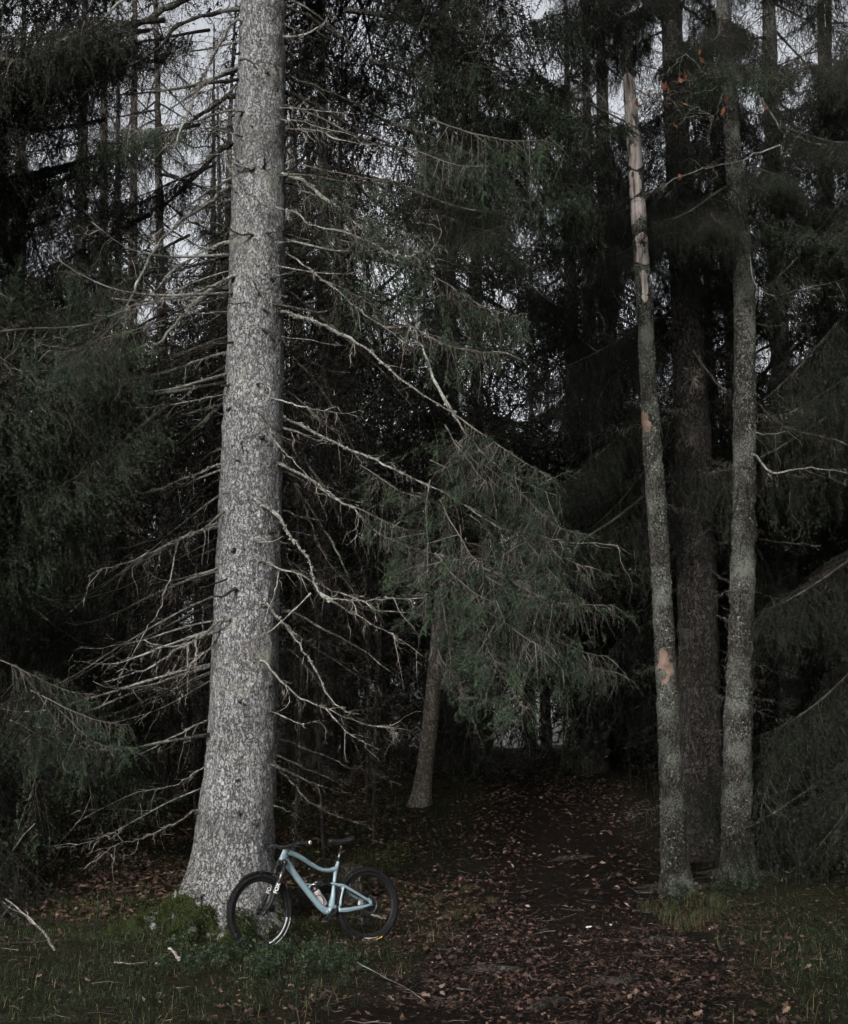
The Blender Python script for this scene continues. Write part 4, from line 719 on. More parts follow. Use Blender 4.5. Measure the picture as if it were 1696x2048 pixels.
# ------------------------------------------------------------------ the bicycle (local: x forward, y to its left, z up)
bk_front = at(520, 1894, 13.62); bk_front[2] = gz(bk_front[0], bk_front[1]) + .0
YAW, LEAN, STEER = R(180 + 34), R(6.5), R(6)
fw = np.array((math.cos(YAW), math.sin(YAW))); fx_ = .775; rx_ = -.437
bo = np.array((bk_front[0] - fw[0] * fx_, bk_front[1] - fw[1] * fx_)); rear_c = bo + fw * rx_
zf, zr_ = gz(*bk_front[:2]), gz(*rear_c); pit = -math.atan2(zf - zr_, fx_ - rx_)
bike = empty('bicycle', (bo[0], bo[1], zr_ + (zf - zr_) * (0 - rx_) / (fx_ - rx_) - .02), 'pale blue full-suspension mountain bike leaning against the big spruce', 'bicycle')
bike.rotation_mode = 'XYZ'; bike.matrix_world = Matrix.Translation(bike.location) @ Matrix.Rotation(YAW, 4, 'Z') @ Matrix.Rotation(pit, 4, 'Y') @ Matrix.Rotation(LEAN, 4, 'X') @ Matrix.Scale(.975, 4)
Yv = (0, 1.0, 0)
WR = .371; HUBF = np.array((.775, 0, WR)); HUBR = np.array((rx_, 0, WR)); BB = np.array((0, 0, .345))
def xz(pts, y=0.0): return np.array([(p[0], y if len(p) < 3 else p[2], p[1]) for p in pts])
def oval(mb, pts, ra, rb, n=20, sides=14, m=0):
    P = spline(xz(pts), n); u = np.linspace(0, 1, n); tube(mb, P, np.interp(u, np.linspace(0, 1, len(ra)), ra), sides, m, .5, np.interp(u, np.linspace(0, 1, len(rb)), rb), Yv)
# front triangle
fr = MB()
oval(fr, [(.512, .842), (.485, .900), (.458, .957)], [.036, .031, .027], [.033, .029, .027], 10)                       # head tube
oval(fr, [(.463, .925), (.40, .912), (.30, .868), (.19, .800), (.09, .745), (.0, .728), (-.075, .735)], [.030, .026, .024, .021, .019, .021, .024], [.024, .022, .022, .021, .020, .019, .018], 30)   # swooping top tube
oval(fr, [(-.06, .728), (-.095, .740), (-.112, .775), (-.128, .815)], [.03, .024, .019, .018], [.02, .019, .018, .018], 12)    # seat-tube head
oval(fr, [(.49, .885), (.445, .805), (.37, .700), (.28, .585), (.18, .465), (.085, .365), (.02, .335)], [.040, .036, .031, .031, .031, .034, .036], [.030, .030, .030, .029, .029, .034, .038], 30)   # down tube
oval(fr, [(-.092, .735), (-.075, .65), (-.055, .55), (-.040, .46), (-.01, .37)], [.021, .019, .019, .026, .04], [.019, .018, .018, .025, .04], 22)  # seat tube
oval(fr, [(.30, .612), (.245, .606), (.205, .600)], [.010, .008, .011], [.018, .014, .014], 8); oval(fr, [(.235, .53), (.232, .56), (.205, .598)], [.016, .012, .012], [.018, .015, .014], 8)   # shock brace
tube(fr, [BB + (0, -.046, 0), BB + (0, .046, 0)], .036, 18)
oval(fr, [(.06, .335), (.0, .315), (-.045, .335), (-.05, .39)], [.022, .026, .024, .02], [.04, .042, .04, .03], 12)
frame = fr.build('frame', M['paint'], bike)
gd = MB(); oval(gd, [(.475, .842), (.425, .765), (.345, .658), (.255, .545), (.155, .425), (.08, .345)], [.012] * 6, [.027] * 6, 24); gd.build('downtube_guard', M['rubber'], frame)
# rear swingarm: an arm each side, joined by a bridge
sw = MB()
for s in (-1, 1):
    y = .052 * s
    def arm(pts, ra, rb):
        P = spline(np.array([(x, yy * s, z) for x, z, yy in pts]), 16); u = np.linspace(0, 1, 16); tube(sw, P, np.interp(u, np.linspace(0, 1, len(ra)), ra), 10, 0, .5, np.interp(u, np.linspace(0, 1, len(rb)), rb), Yv)
    arm([(-.01, .600, .034), (-.10, .578, .046), (-.16, .560, .056), (-.30, .478, .066), (-.42, .405, .072)], [.010, .017, .015, .013, .014], [.008, .009, .009, .008, .008])
    arm([(-.075, .338, .044), (-.17, .335, .055), (-.30, .345, .064), (-.43, .368, .072)], [.020, .022, .017, .012], [.010, .010, .009, .008])
    arm([(-.145, .560, .052), (-.115, .47, .046), (-.095, .375, .042)], [.014, .012, .017], [.010, .009, .010])
    arm([(-.405, .425, .072), (-.432, .392, .073), (-.44, .358, .073)], [.018, .02, .012], [.008, .009, .008])
tube(sw, [(-.135, -.05, .548), (-.135, .05, .548)], .014, 8); tube(sw, [(-.088, -.044, .37), (-.088, .044, .37)], .018, 8)
swing = sw.build('swingarm', M['paint'], bike)
lk = MB(); oval(lk, [(-.088, .40), (-.058, .37), (-.045, .345)], [.016, .014, .012], [.05, .05, .045], 8); oval(lk, [(-.01, .602), (-.045, .60), (-.09, .582)], [.012] * 3, [.026] * 3, 8); lk.build('suspension_link', M['black'], swing)
sh = MB(); A, B2 = np.array((.205, 0, .598)), np.array((0.0, 0, .598)); tube(sh, [A, A + (B2 - A) * .12, A + (B2 - A) * .13, A + (B2 - A) * .62, A + (B2 - A) * .64, B2], [.012, .012, .023, .023, .010, .010], 14); tube(sh, [A + (-.03, .03, .018), A + (-.12, .03, .018)], .013, 10); sh.build('shock', M['gloss'], bike)
# seatpost and saddle
sp = MB(); tube(sp, [(-.120, 0, .79), (-.163, 0, .935)], .0158, 14); tube(sp, [(-.166, 0, .93), (-.174, 0, .968)], .0125, 14); tube(sp, [(-.195, 0, .974), (-.165, 0, .98)], .018, 10); post = sp.build('seatpost', M['gloss'], bike)
cl = MB(); tube(cl, [(-.126, 0, .806), (-.1345, 0, .833)], .0215, 16); box(cl, (-.15, 0, .818), (.018, .02, .018)); cl.build('seat_clamp', M['black'], post)
def saddle():
    mb = MB(); n, m = 17, 9; V = []
    for i in range(n):
        u = i / (n - 1); x = .14 - .275 * u; w = float(np.interp(u, [0, .1, .35, .6, .85, 1], [.010, .019, .026, .048, .072, .058])); z = 1.018 + .016 * abs(u - .45) ** 1.4 * 2.2 + .018 * max(0, u - .72) * 3 - .012 * (u < .04)
        for j in range(m):
            v = j / (m - 1) * 2 - 1; V.append((x - .17, v * w, z - .012 * v * v - .022 * abs(v) ** 6))
    ii, jj = np.meshgrid(np.arange(n - 1), np.arange(m - 1), indexing='ij'); mb.add(V, None, np.stack([ii * m + jj, ii * m + jj + 1, (ii + 1) * m + jj + 1, (ii + 1) * m + jj], -1).reshape(-1, 4)); return mb
sd_ = saddle().build('saddle', M['black'], bike); s_ = sd_.modifiers.new('pad', 'SOLIDIFY'); s_.thickness = .022; s_.offset = 0
rl = MB()
for s in (-1, 1): tube(rl, spline([(-.03, .015 * s, 1.005), (-.10, .021 * s, .98), (-.22, .022 * s, .98), (-.28, .03 * s, 1.01)], 12), .0036, 6)
rl.build('rail', M['steel'], sd_)

# steering parts turn about the head axis
AX0 = np.array((.735, 0, .353)); AXD = unit(np.array((.458, 0, .957)) - np.array((.512, 0, .842)))
SM = Matrix.Translation(Vector(AX0)) @ Matrix.Rotation(STEER, 4, Vector(AXD)) @ Matrix.Translation(-Vector(AX0))
def steered(mb, name, mat, parent): o = mb.build(name, mat, parent); o.matrix_local = SM if parent is bike else Matrix.Identity(4); return o
def axp(s, off=0.0, y=0.0): f = np.array((AXD[2], 0, -AXD[0])); return AX0 + AXD * s + f * off + np.array((0, y, 0))   # along the head axis, ahead by off
cr = MB(); tube(cr, spline([axp(.515, .0, -.066), axp(.535, .0, -.035), axp(.54, .0, 0), axp(.535, .0, .035), axp(.515, .0, .066)], 14), .022, 12); tube(cr, [axp(.52, 0, 0), axp(.66, 0, 0)], .017, 12)
fork = steered(cr, 'fork', M['gloss'], bike)
for s in (-1, 1):
    q = MB(); tube(q, [axp(.27, .0, .066 * s), axp(.53, .0, .066 * s)], .0178, 16); q.build('stanchion', M['gloss'], fork)
    q = MB(); P = [axp(-.035, .040, .062 * s), axp(.0, .040, .064 * s), axp(.05, .018, .066 * s), axp(.12, .006, .066 * s), axp(.30, 0, .066 * s), axp(.335, 0, .066 * s)]; tube(q, spline(P, 22), np.interp(np.linspace(0, 1, 22), [0, .1, .3, .9, 1], [.013, .018, .020, .0225, .025]), 14); q.build('fork_leg', M['black'], fork)
q = MB(); tube(q, spline([axp(.325, .005, -.066), axp(.365, .045, -.055), axp(.385, .052, 0), axp(.365, .045, .055), axp(.325, .005, .066)], 18), .0115, 10); q.build('fork_arch', M['black'], fork)
q = MB(); tube(q, [axp(-.0, .042, -.075), axp(-.0, .042, .078)], .008, 10); tube(q, [axp(-.0, .042, .074), axp(-.0, .042, .082)], .011, 12); q.build('axle', M['steel'], fork)
# stem, bar, grips, levers
st = MB(); tube(st, [axp(.635), axp(.675)], .019, 14); tube(st, [axp(.655), axp(.662, .042)], .017, 12); bar = steered(st, 'handlebar', M['black'], bike)
bc = axp(.662, .045)
q = MB(); bp = spline([bc + (-.050, -.385, .030), bc + (-.034, -.26, .028), bc + (-.010, -.13, .016), bc + (0, -.05, 0), bc + (0, .05, 0), bc + (-.010, .13, .016), bc + (-.034, .26, .028), bc + (-.050, .385, .030)], 40); tube(q, bp, np.interp(np.abs(bp[:, 1]), [0, .05, .12, .4], [.02, .02, .015, .014]), 12); q.build('bar', M['black'], bar)
for s in (-1, 1):
    a, b = bc + (-.0345, .262 * s, .028), bc + (-.050, .390 * s, .030); q = MB(); tube(q, np.linspace(a, b, 20), .020 + .0012 * (np.arange(20) % 2), 14); q.build('grip', M['rubber'], bar)
    q = MB(); tube(q, [b, b + (-.0006, .006 * s, 0)], .019, 16); e = q.build('grip_end', M['white'] if s > 0 else M['black'], bar)
    if s > 0: q = MB(); tube(q, [b + (0, .005, 0), b + (-.001, .0085, 0)], .0075, 12); q.build('end_plug', M['black'], bar)
    h = bc + (-.028, .225 * s, .024); q = MB(); tube(q, [h + (.0, -.016 * s, 0), h + (0, .02 * s, 0)], .024, 12); tube(q, spline([h + (.015, -.02 * s, -.012), h + (.045, .0, -.018), h + (.05, .03 * s, -.02)], 8), .011, 8); tube(q, spline([h + (.05, .025 * s, -.02), h + (.058, .06 * s, -.026), h + (.040, .115 * s, -.030)], 10), [.007] * 3 + [.005] * 7, 8); box(q, h + (-.004, -.03 * s, -.022), (.04, .035, .04)); q.build('brake_lever', M['black'], bar)
    q = MB(); tube(q, [h + (.008, -.013 * s, .012), h + (.008, .014 * s, .012)], .004, 6); q.build('clamp_bolt', M['steel'], bar)
q = MB(); box(q, bc + (.014, 0, .012), (.012, .04, .006)); q.build('stem_plate', M['steel'], bar)
def hose(pts, name='hose'):
    q = MB(); tube(q, spline(pts, 22), .0027, 6); return q.build(name, M['black'], bike)
W = lambda p: np.array(SM @ Vector(tuple(p)))
hose([W(bc + (.03, .22, .005)), W(bc + (.075, .12, -.06)), W(bc + (.05, .05, -.14)), (.452, .03, .885), (.43, .028, .84)]); hose([W(bc + (.03, -.22, .005)), W(bc + (.085, -.10, -.07)), W(bc + (.05, .0, -.16)), (.455, .026, .87), (.436, .026, .83)])
hose([W(bc + (-.02, .16, .0)), W(bc + (.05, .08, -.09)), W(bc + (.01, .045, -.15)), (.445, .031, .89)]); hose([W(bc + (.03, .20, .005)), W(bc + (.09, .10, -.16)), W(axp(.42, .01, .085)), W(axp(.30, -.01, .092)), W(axp(.06, .0, .09))])

# wheels
def torus_grid(mb, R0, prof, n=72, m=0):
    k = len(prof); V = []
    for i in range(n):
        a = 2 * np.pi * i / n
        for (dr, y) in prof: V.append(((R0 + dr) * math.cos(a), y, (R0 + dr) * math.sin(a)))
    ii, jj = np.meshgrid(np.arange(n), np.arange(k), indexing='ij'); i2 = (ii + 1) % n; j2 = (jj + 1) % k
    mb.add(V, None, np.stack([ii * k + jj, ii * k + j2, i2 * k + j2, i2 * k + jj], -1).reshape(-1, 4), m)
def ty():
    mb = MB(); pr = [(.0285 * math.cos(a), .0295 * math.sin(a)) for a in np.linspace(0, 2 * np.pi, 16, endpoint=False)]; torus_grid(mb, .339, pr, 96)
    for i in range(96):
        a = 2 * np.pi * i / 96
        for yy, ph in ((-.021, 0), (-.0075, .5), (.0075, 0), (.021, .5)):
            b = a + ph * 2 * np.pi / 96; ti = math.atan2(yy, .0285); rr = .339 + .0295 * math.cos(ti); M3 = np.array([(math.cos(b), 0, -math.sin(b)), (0, 1, 0), (math.sin(b), 0, math.cos(b))]); tl = np.array([(math.cos(ti), -math.sin(ti), 0), (math.sin(ti), math.cos(ti), 0), (0, 0, 1)])
            box(mb, np.array((rr * math.cos(b), yy * 1.05, rr * math.sin(b))), (.0055, .010, .0125), M3 @ tl)
    return mb.mesh('tyre', [M['rubber']])
def rim():
    mb = MB(); torus_grid(mb, .298, [(.018, .0165), (.014, .0175), (-.004, .0155), (-.011, .008), (-.011, -.008), (-.004, -.0155), (.014, -.0175), (.018, -.0165)], 72); return mb.mesh('rim', [M['black']])
def hub(rear):
    mb = MB(); w = .055 if not rear else .062; tube(mb, [(0, -w, 0), (0, -w * .75, 0), (0, -w * .7, 0), (0, -w * .5, 0), (0, w * .5, 0), (0, w * .6, 0), (0, w * .7, 0), (0, w, 0)], [.012, .013, .028, .016, .016, .028, .022, .012], 18); return mb.mesh('hub', [M['black']])
def spoke_mesh():
    mb = MB(); tube(mb, [(0.027, .030, 0), (.288, .002, .0)], .0011, 4); return mb.mesh('spoke', [M['black']])
def rotor():
    mb = MB(); n = 60; V = []; F = []
    for i in range(n):
        a = 2 * np.pi * i / n; wv = .003 * math.sin(i * 1.6)
        for rr, y in ((.090 + wv, .001), (.074, .001), (.074, -.001), (.090 + wv, -.001)): V.append((rr * math.cos(a), y, rr * math.sin(a)))
    for i in range(n):
        j = (i + 1) % n
        for k in range(4): k2 = (k + 1) % 4; F.append((i * 4 + k, i * 4 + k2, j * 4 + k2, j * 4 + k))
    mb.add(V, None, F)
    for i in range(6): a = 2 * np.pi * i / 6; box(mb, (.048 * math.cos(a + .25), 0, .048 * math.sin(a + .25)), (.062, .0018, .006), [(math.cos(a), 0, -math.sin(a)), (0, 1, 0), (math.sin(a), 0, math.cos(a))])
    return mb.mesh('brake_disc', [M['steel']])
TYRE, RIM, SPK, ROT = ty(), rim(), spoke_mesh(), rotor()
def arc_marks(a0, a1, r, y, h, mat, seed, step=.03, gapf=.25):
    """blocky printed marks following the wheel, too small to read"""
    rg = np.random.default_rng(seed); mb = MB(); a = a0
    while a < a1:
        w = step * (.45 + .8 * rg.random()); hh = h * (.75 + .25 * rg.random()); V = []
        for q in (a, a + w * .5, a + w): V += [((r - hh / 2) * math.cos(q), y, (r - hh / 2) * math.sin(q)), ((r + hh / 2) * math.cos(q), y, (r + hh / 2) * math.sin(q))]
        V2 = [(p[0], p[1] - .0008, p[2]) for p in V]
        mb.add(V + V2, None, [(0, 1, 3, 2), (2, 3, 5, 4), (6, 8, 9, 7), (8, 10, 11, 9), (0, 6, 7, 1), (4, 5, 11, 10)]); a += w + step * gapf * rg.random()
    return mb.mesh('printed_marks', [M[mat]])
def wheel(hubp, rear, spin):
    w = link('wheel', None, bike, (SM if not rear else Matrix.Identity(4)) @ Matrix.Translation(Vector(hubp)) @ Matrix.Rotation(spin, 4, 'Y'))
    w.empty_display_size = .1
    link('tyre', TYRE, w); link('rim', RIM, w); link('hub', hub(rear), w)
    for i in range(28):
        s = 1 if i % 2 else -1; link('spoke', SPK, w, Matrix.Rotation(2 * math.pi * i / 28, 4, 'Y') @ Matrix.Rotation(R(14) * (1 if (i // 2) % 2 else -1), 4, 'Y') @ Matrix.Diagonal((1, s, 1, 1)))
    link('brake_disc', ROT, w, Matrix.Translation((0, .045 if not rear else .05, 0)))
    return w
wf = wheel(HUBF, False, 0); wr = wheel(HUBR, True, 0)
# angle 0 = forward, 90 deg = up in the wheel's own x-z plane
link('printed_marks', arc_marks(R(192), R(247), .299, .0172, .016, 'white', 1, .20, .10), wf); link('printed_marks', arc_marks(R(192), R(243), .334, .0294, .013, 'white', 2, .035, .9), wf)
link('printed_marks', arc_marks(R(256), R(284), .325, .0282, .012, 'white', 3, .05, .35), wr); link('printed_marks', arc_marks(R(247), R(258), .345, .0302, .015, 'yellow', 4, .05, .3), wr)
link('printed_marks', arc_marks(R(268), R(284), .35, .0302, .010, 'white', 5, .03, 1.0), wr)
# front mudguard
q = MB(); V = []; n = 14
for i in range(n):
    a = R(52 + 62 * i / (n - 1)); w = np.interp(i, [0, 3, 10, n - 1], [.016, .03, .034, .02])
    for j in range(7): v = j / 6 * 2 - 1; V.append((HUBF[0] + (.388 - .012 * v * v) * math.cos(a), w * v, HUBF[2] + (.388 - .012 * v * v) * math.sin(a)))
ii, jj = np.meshgrid(np.arange(n - 1), np.arange(6), indexing='ij'); q.add(V, None, np.stack([ii * 7 + jj, ii * 7 + jj + 1, (ii + 1) * 7 + jj + 1, (ii + 1) * 7 + jj], -1).reshape(-1, 4)); mg = steered(q, 'mudguard', M['black'], bike); mg.modifiers.new('t', 'SOLIDIFY').thickness = .002
# brakes, drivetrain
q = MB(); box(q, axp(.07, -.035, .05), (.05, .03, .06)); tube(q, [axp(.04, -.02, .062), axp(.10, -.03, .062)], .012, 8); steered(q, 'front_brake', M['black'], bike)
q = MB(); box(q, (-.37, .05, .452), (.07, .03, .035)); tube(q, [(-.40, .06, .47), (-.33, .06, .49)], .008, 8); box(q, (-.41, .055, .475), (.012, .01, .05)); q.build('rear_brake', M['black'], bike)
cs = MB(); tube(cs, [BB + (0, -.08, 0), BB + (0, .08, 0)], .013, 12)
n = 64; V = [(BB[0] + (.064 + (.003 if i % 2 else -.001)) * math.cos(i * 2 * np.pi / n), yy, BB[2] + (.064 + (.003 if i % 2 else -.001)) * math.sin(i * 2 * np.pi / n)) for i in range(n) for yy in (-.05, -.053)]; cs.add(V + [BB + (0, -.05, 0), BB + (0, -.053, 0)], [(2 * i, (2 * i + 2) % (2 * n), 2 * n) for i in range(n)] + [(2 * i + 1, 2 * n + 1, (2 * i + 3) % (2 * n)) for i in range(n)], [(2 * i, 2 * i + 1, (2 * i + 3) % (2 * n), (2 * i + 2) % (2 * n)) for i in range(n)])
crank = cs.build('crankset', M['black'], bike)
CA = R(-38)
for s in (-1, 1):
    d = np.array((math.cos(CA) * s, 0, math.sin(CA) * s)); q = MB(); e = BB + np.array((0, .078 * s, 0)) + d * .172; tube(q, spline([BB + (0, .07 * s, 0), BB + np.array((0, .074 * s, 0)) + d * .08, e], 8), [.019, .016, .013, .012, .012, .012, .013, .014], 10, rb=.009, N0=Yv); q.build('crank_arm', M['black'], crank)
    q = MB(); pc = e + np.array((0, .058 * s, 0)); tube(q, [e, pc + np.array((0, .05 * s, 0))], .007, 8)
    for yy in (-.046, .046): box(q, pc + (0, yy, 0), (.10, .010, .016))
    for xx in (-.046, .046): box(q, pc + (xx, 0, 0), (.010, .10, .016))
    box(q, pc, (.022, .092, .018)); q.build('pedal', M['black'], crank)
q = MB()
for k, rr in enumerate((.098, .085, .073, .062, .052, .044, .037, .030)): tube(q, [HUBR + (0, -.022 - .0045 * k, 0), HUBR + (0, -.0238 - .0045 * k, 0)], rr, 36)
q.build('cassette', M['steel'], bike)
q = MB(); top = [(BB[0], -.0515, BB[2] + .066), (HUBR[0], -.040, HUBR[2] + .062)]; tube(q, top, .0042, 6); tube(q, spline([(BB[0], -.0515, BB[2] - .066), (-.30, -.05, .262), (-.40, -.045, .20), (-.43, -.044, .175)], 12), .0042, 6); q.build('chain', M['steel'], bike)
q = MB(); tube(q, spline([(HUBR[0], -.075, HUBR[2] - .005), (-.455, -.078, .325), (-.43, -.07, .29)], 8), .013, 10); box(q, (-.425, -.062, .285), (.045, .035, .05)); oval_P = [(-.425, -.05, .27), (-.405, -.048, .185)]; tube(q, oval_P, .012, 8, rb=.006, N0=Yv); tube(q, [(-.425, -.056, .27), (-.425, -.044, .27)], .026, 16); tube(q, [(-.405, -.056, .185), (-.405, -.044, .185)], .028, 16); tube(q, spline([(-.43, -.08, .30), (-.50, -.078, .31), (-.49, -.07, .375), (-.44, -.064, .385)], 12), .003, 6); q.build('derailleur', M['black'], bike)
# fork lettering, painted on the outer faces of the lower legs
def lettering(txt, size, Mx, parent, mat):
    cu = bpy.data.curves.new('lettering', 'FONT'); cu.body = txt; cu.size = size; cu.align_x = 'CENTER'; cu.align_y = 'CENTER'; cu.extrude = .0006; cu.offset = .0012; tmp = bpy.data.objects.new('tmp', cu); COL.objects.link(tmp)
    me = bpy.data.meshes.new_from_object(tmp.evaluated_get(bpy.context.evaluated_depsgraph_get())); bpy.data.objects.remove(tmp); me.materials.clear(); me.materials.append(M[mat]); return link('lettering', me, parent, Mx)
def wrap_text(s, yside):
    c = axp(.255, .0, .066 * yside); X = Vector(tuple(AXD)); Z = Vector((.45, .89, 0)).normalized(); Z = (Z - X * Z.dot(X)).normalized(); Yc = Z.cross(X); p = Vector(tuple(c)) + Z * .0236
    return Matrix.Translation(p) @ Matrix((X, Yc, Z)).transposed().to_4x4()
for s in (-1, 1): lettering('FOX', .052, wrap_text(0, s), fork, 'white')
# bottle in the frame, a thing of its own
q = MB(); a = np.array((.052, .0, .395)); b = np.array((.150, .0, .545)); u = np.linspace(0, 1, 9); tube(q, a + (b - a) * u[:, None], np.array([.031, .034, .034, .034, .033, .030, .033, .034, .028]), 18); btl = q.build('water_bottle', M['bottle']); btl.matrix_world = bike.matrix_world.copy(); tag(btl, 'grey translucent water bottle with dark cap held inside the bicycle frame', 'bottle')
d = unit(b - a); q = MB(); tube(q, [b - d * .002, b + d * .02, b + d * .028, b + d * .045], [.030, .029, .012, .010], 16); q.build('cap', M['cap'], btl)
q = MB()
for s in (-1, 1): tube(q, spline([(.105, .012 * s, .375), (.085, .037 * s, .43), (.12, .037 * s, .49), (.18, .014 * s, .485)], 14), .0035, 6)
q.build('bottle_cage', M['black'], bike)

# ------------------------------------------------------------------ ground cover
def scatter(n, xr, yr, seed):
    r = np.random.default_rng(seed); return r.uniform(*xr, n), r.uniform(*yr, n), r
def lobed_leaf(k, rng):
    """oak or maple like fallen leaf, unit length, curled; returns verts, tris"""
    n = 11; a = np.linspace(0, 1, n); w = np.interp(a, [0, .1, .45, .8, 1], [.03, .1, .34, .28, .02]) * np.where(np.arange(n) % 2 == 0, .62, 1.12)
    if k == 1: w = np.interp(a, [0, .08, .25, .5, .75, 1], [.02, .3, .48, .26, .3, .02]) * np.where(np.arange(n) % 2 == 0, .7, 1.15)
    if k == 2: w = np.interp(a, [0, .3, .6, 1], [.02, .3, .26, .02])
    cu = .5 * (rng.random() - .2); cr = .5 + .7 * rng.random(); x = a - .5; zc = cu * (x * x)
    C = np.stack([x, 0 * x, zc], 1); L = np.stack([x + .05, w, zc + cr * w * w + .05 * rng.normal(size=n)], 1); Rr = np.stack([x + .05, -w, zc + cr * w * w + .05 * rng.normal(size=n)], 1)
    V = np.concatenate([C, L, Rr]); F = []
    for i in range(n - 1): F += [(i, i + 1, n + i + 1), (i, n + i + 1, n + i), (i, 2 * n + i + 1, i + 1), (i, 2 * n + i, 2 * n + i + 1)]
    return V, np.array(F)
rng = np.random.default_rng(21)
LV = [lobed_leaf(i % 3, rng) for i in range(9)]
def simple_leaf(rng):
    V = np.array([(-.5, 0, 0), (-.1, .3, .12), (.5, 0, .05), (-.05, -.3, .14), (0, 0, -.02)]); V = V + rng.normal(0, .05, V.shape); return V, np.array([(0, 4, 1), (1, 4, 2), (2, 4, 3), (3, 4, 0)])
SV = [simple_leaf(rng) for _ in range(6)]
def put_leaves(mb, LVs, X, Y, Z, S, rng, tint, tilt=.45):
    k = rng.integers(0, len(LVs), len(X))
    for v in range(len(LVs)):
        q = np.where(k == v)[0]; V, F = LVs[v]
        if not len(q): continue
        az = rng.random(len(q)) * 6.283; e1 = rng.normal(0, tilt, len(q)); e2 = rng.normal(0, tilt, len(q))
        up = unit(np.stack([e1, e2, np.ones(len(q))], 1)); hx = np.stack([np.cos(az), np.sin(az), 0 * az], 1); hx = unit(hx - up * (hx * up).sum(1, keepdims=True)); hy = np.cross(up, hx)
        W = (V[None, :, 0:1] * hx[:, None] + V[None, :, 1:2] * hy[:, None] + V[None, :, 2:3] * up[:, None]) * S[q][:, None, None] + np.stack([X[q], Y[q], Z[q]], 1)[:, None]
        FF = (F[None] + (np.arange(len(q)) * len(V))[:, None, None]).reshape(-1, 3); mb.add(W, FF, None, 0, np.repeat(tint[q], len(V)))
def leaf_keep(x, y, r):
    p = path_d(x, y); n = fbm(x * .8, y * .8, 3) + .5
    d = np.interp(p, [0, .5, .8, 1.2, 1.7, 3], [.7, .8, .95, .8, .25, .22]) * np.clip((n - .22) * 3.2, .12, 1)
    track = np.exp(-((x - np.interp(y, PATH[:, 0], PATH[:, 1]) + .25) / .22) ** 2) * (y > 13.5) ; d = d * (1 - .75 * track)
    d = np.where((x < 0) & (y < 13.6), d * .3, d); d = np.where((y > 16) & (x < 0), np.maximum(d, .62), d); d = np.where((x > 2.6) & (y < 15), d * .35, d)
    return r.random(len(x)) < d
x, y, r_ = scatter(17000, (-5, 5.2), (9.4, 16.5), 1); k = leaf_keep(x, y, r_); x, y = x[k], y[k]
z = height(x, y) + .012 + .03 * r_.random(len(x)); S = .026 + .05 * r_.random(len(x)) ** 1.8; tint = np.clip(r_.beta(1.6, 2.1, len(x)), 0, 1)
# the largest-looking leaves in view lie loose as things of their own
dep = y; inview = np.abs((x / y) * FPX) < 840; score = np.where(inview & (tint > .45), S / dep, 0); order = np.argsort(-score); loose = order[:220]; rest = order[220:]
mb = MB(); put_leaves(mb, LV, x[rest], y[rest], z[rest], S[rest], r_, tint[rest])
x2, y2, r2_ = scatter(70000, (-12, 10), (16.5, 44), 2); kk = leaf_keep(x2, y2, r2_) & (np.abs(x2) < y2 * .34); x2, y2 = x2[kk], y2[kk]
put_leaves(mb, SV, x2, y2, height(x2, y2) + .015 + .03 * r2_.random(len(x2)), .045 + .055 * r2_.random(len(x2)), r2_, np.clip(r2_.beta(1.6, 2.1, len(x2)) + .10 * (x2 < 0) + .09 * (path_d(x2, y2) < 1.2), 0, 1))  # lighter tint at left and along the path stands in for light
xq, yq, rq = scatter(24000, (-8.5, 1.8), (15.0, 25), 41); kq = rq.random(len(xq)) < np.clip((1.5 - xq) / 2.6, 0, 1) * np.clip((yq - 15) / 1.2, 0, 1) * np.clip((25 - yq) / 3, 0, 1) * np.clip((fbm(xq * .9 + 8, yq * .9, 3) + .5 - .36) * 3.6, 0, 1); xq, yq = xq[kq], yq[kq]; put_leaves(mb, SV, xq, yq, height(xq, yq) + .03 + .04 * rq.random(len(xq)), .05 + .05 * rq.random(len(xq)), rq, np.clip(.25 + .65 * rq.beta(1.8, 1.8, len(xq)), 0, 1))  # extra leaves at left, their pale tint imitating a lit patch
xs, ys, rs = scatter(50000, (-5, 5.4), (9.4, 17), 12); ks = leaf_keep(xs, ys, rs); xs, ys = xs[ks], ys[ks]     # crumbled bits
put_leaves(mb, SV, xs, ys, height(xs, ys) + .006 + .035 * rs.random(len(xs)), .012 + .03 * rs.random(len(xs)), rs, np.clip(rs.beta(1.4, 2.2, len(xs)), 0, 1), .6)
tag(mb.build('leaf_litter', M['leaf'], smooth=False), 'carpet of fallen brown leaves along the path and forest floor', 'leaf litter', kind='stuff')
LM = []
for t in (.55, .72, .88):
    for V, F in LV[:5]:
        q = MB(); q.add(V, F, None, 0, t + .1 * V[:, 0]); LM.append(q.mesh('fallen_leaf', [M['leaf']], False))
names = ['dark red-brown', 'light brown', 'pale tan']
for i in loose:
    c = 0 if tint[i] < .6 else (1 if tint[i] < .75 else 2); m = LM[c * 5 + int(r_.integers(5))]
    where = 'on the muddy path' if path_d(x[i], y[i]) < 1.15 else ('in the undergrowth left of the path' if x[i] < np.interp(y[i], PATH[:, 0], PATH[:, 1]) else 'in the grass right of the path')
    o = link('fallen_leaf', m); o.location = (x[i], y[i], z[i] + .008); o.rotation_euler = (r_.normal(0, .35), r_.normal(0, .35), r_.random() * 6.28); o.scale = (S[i] * 1.05,) * 3
    tag(o, f'{names[c]} fallen leaf lying curled {where}', 'leaf', f'{names[c]} leaves {where}')

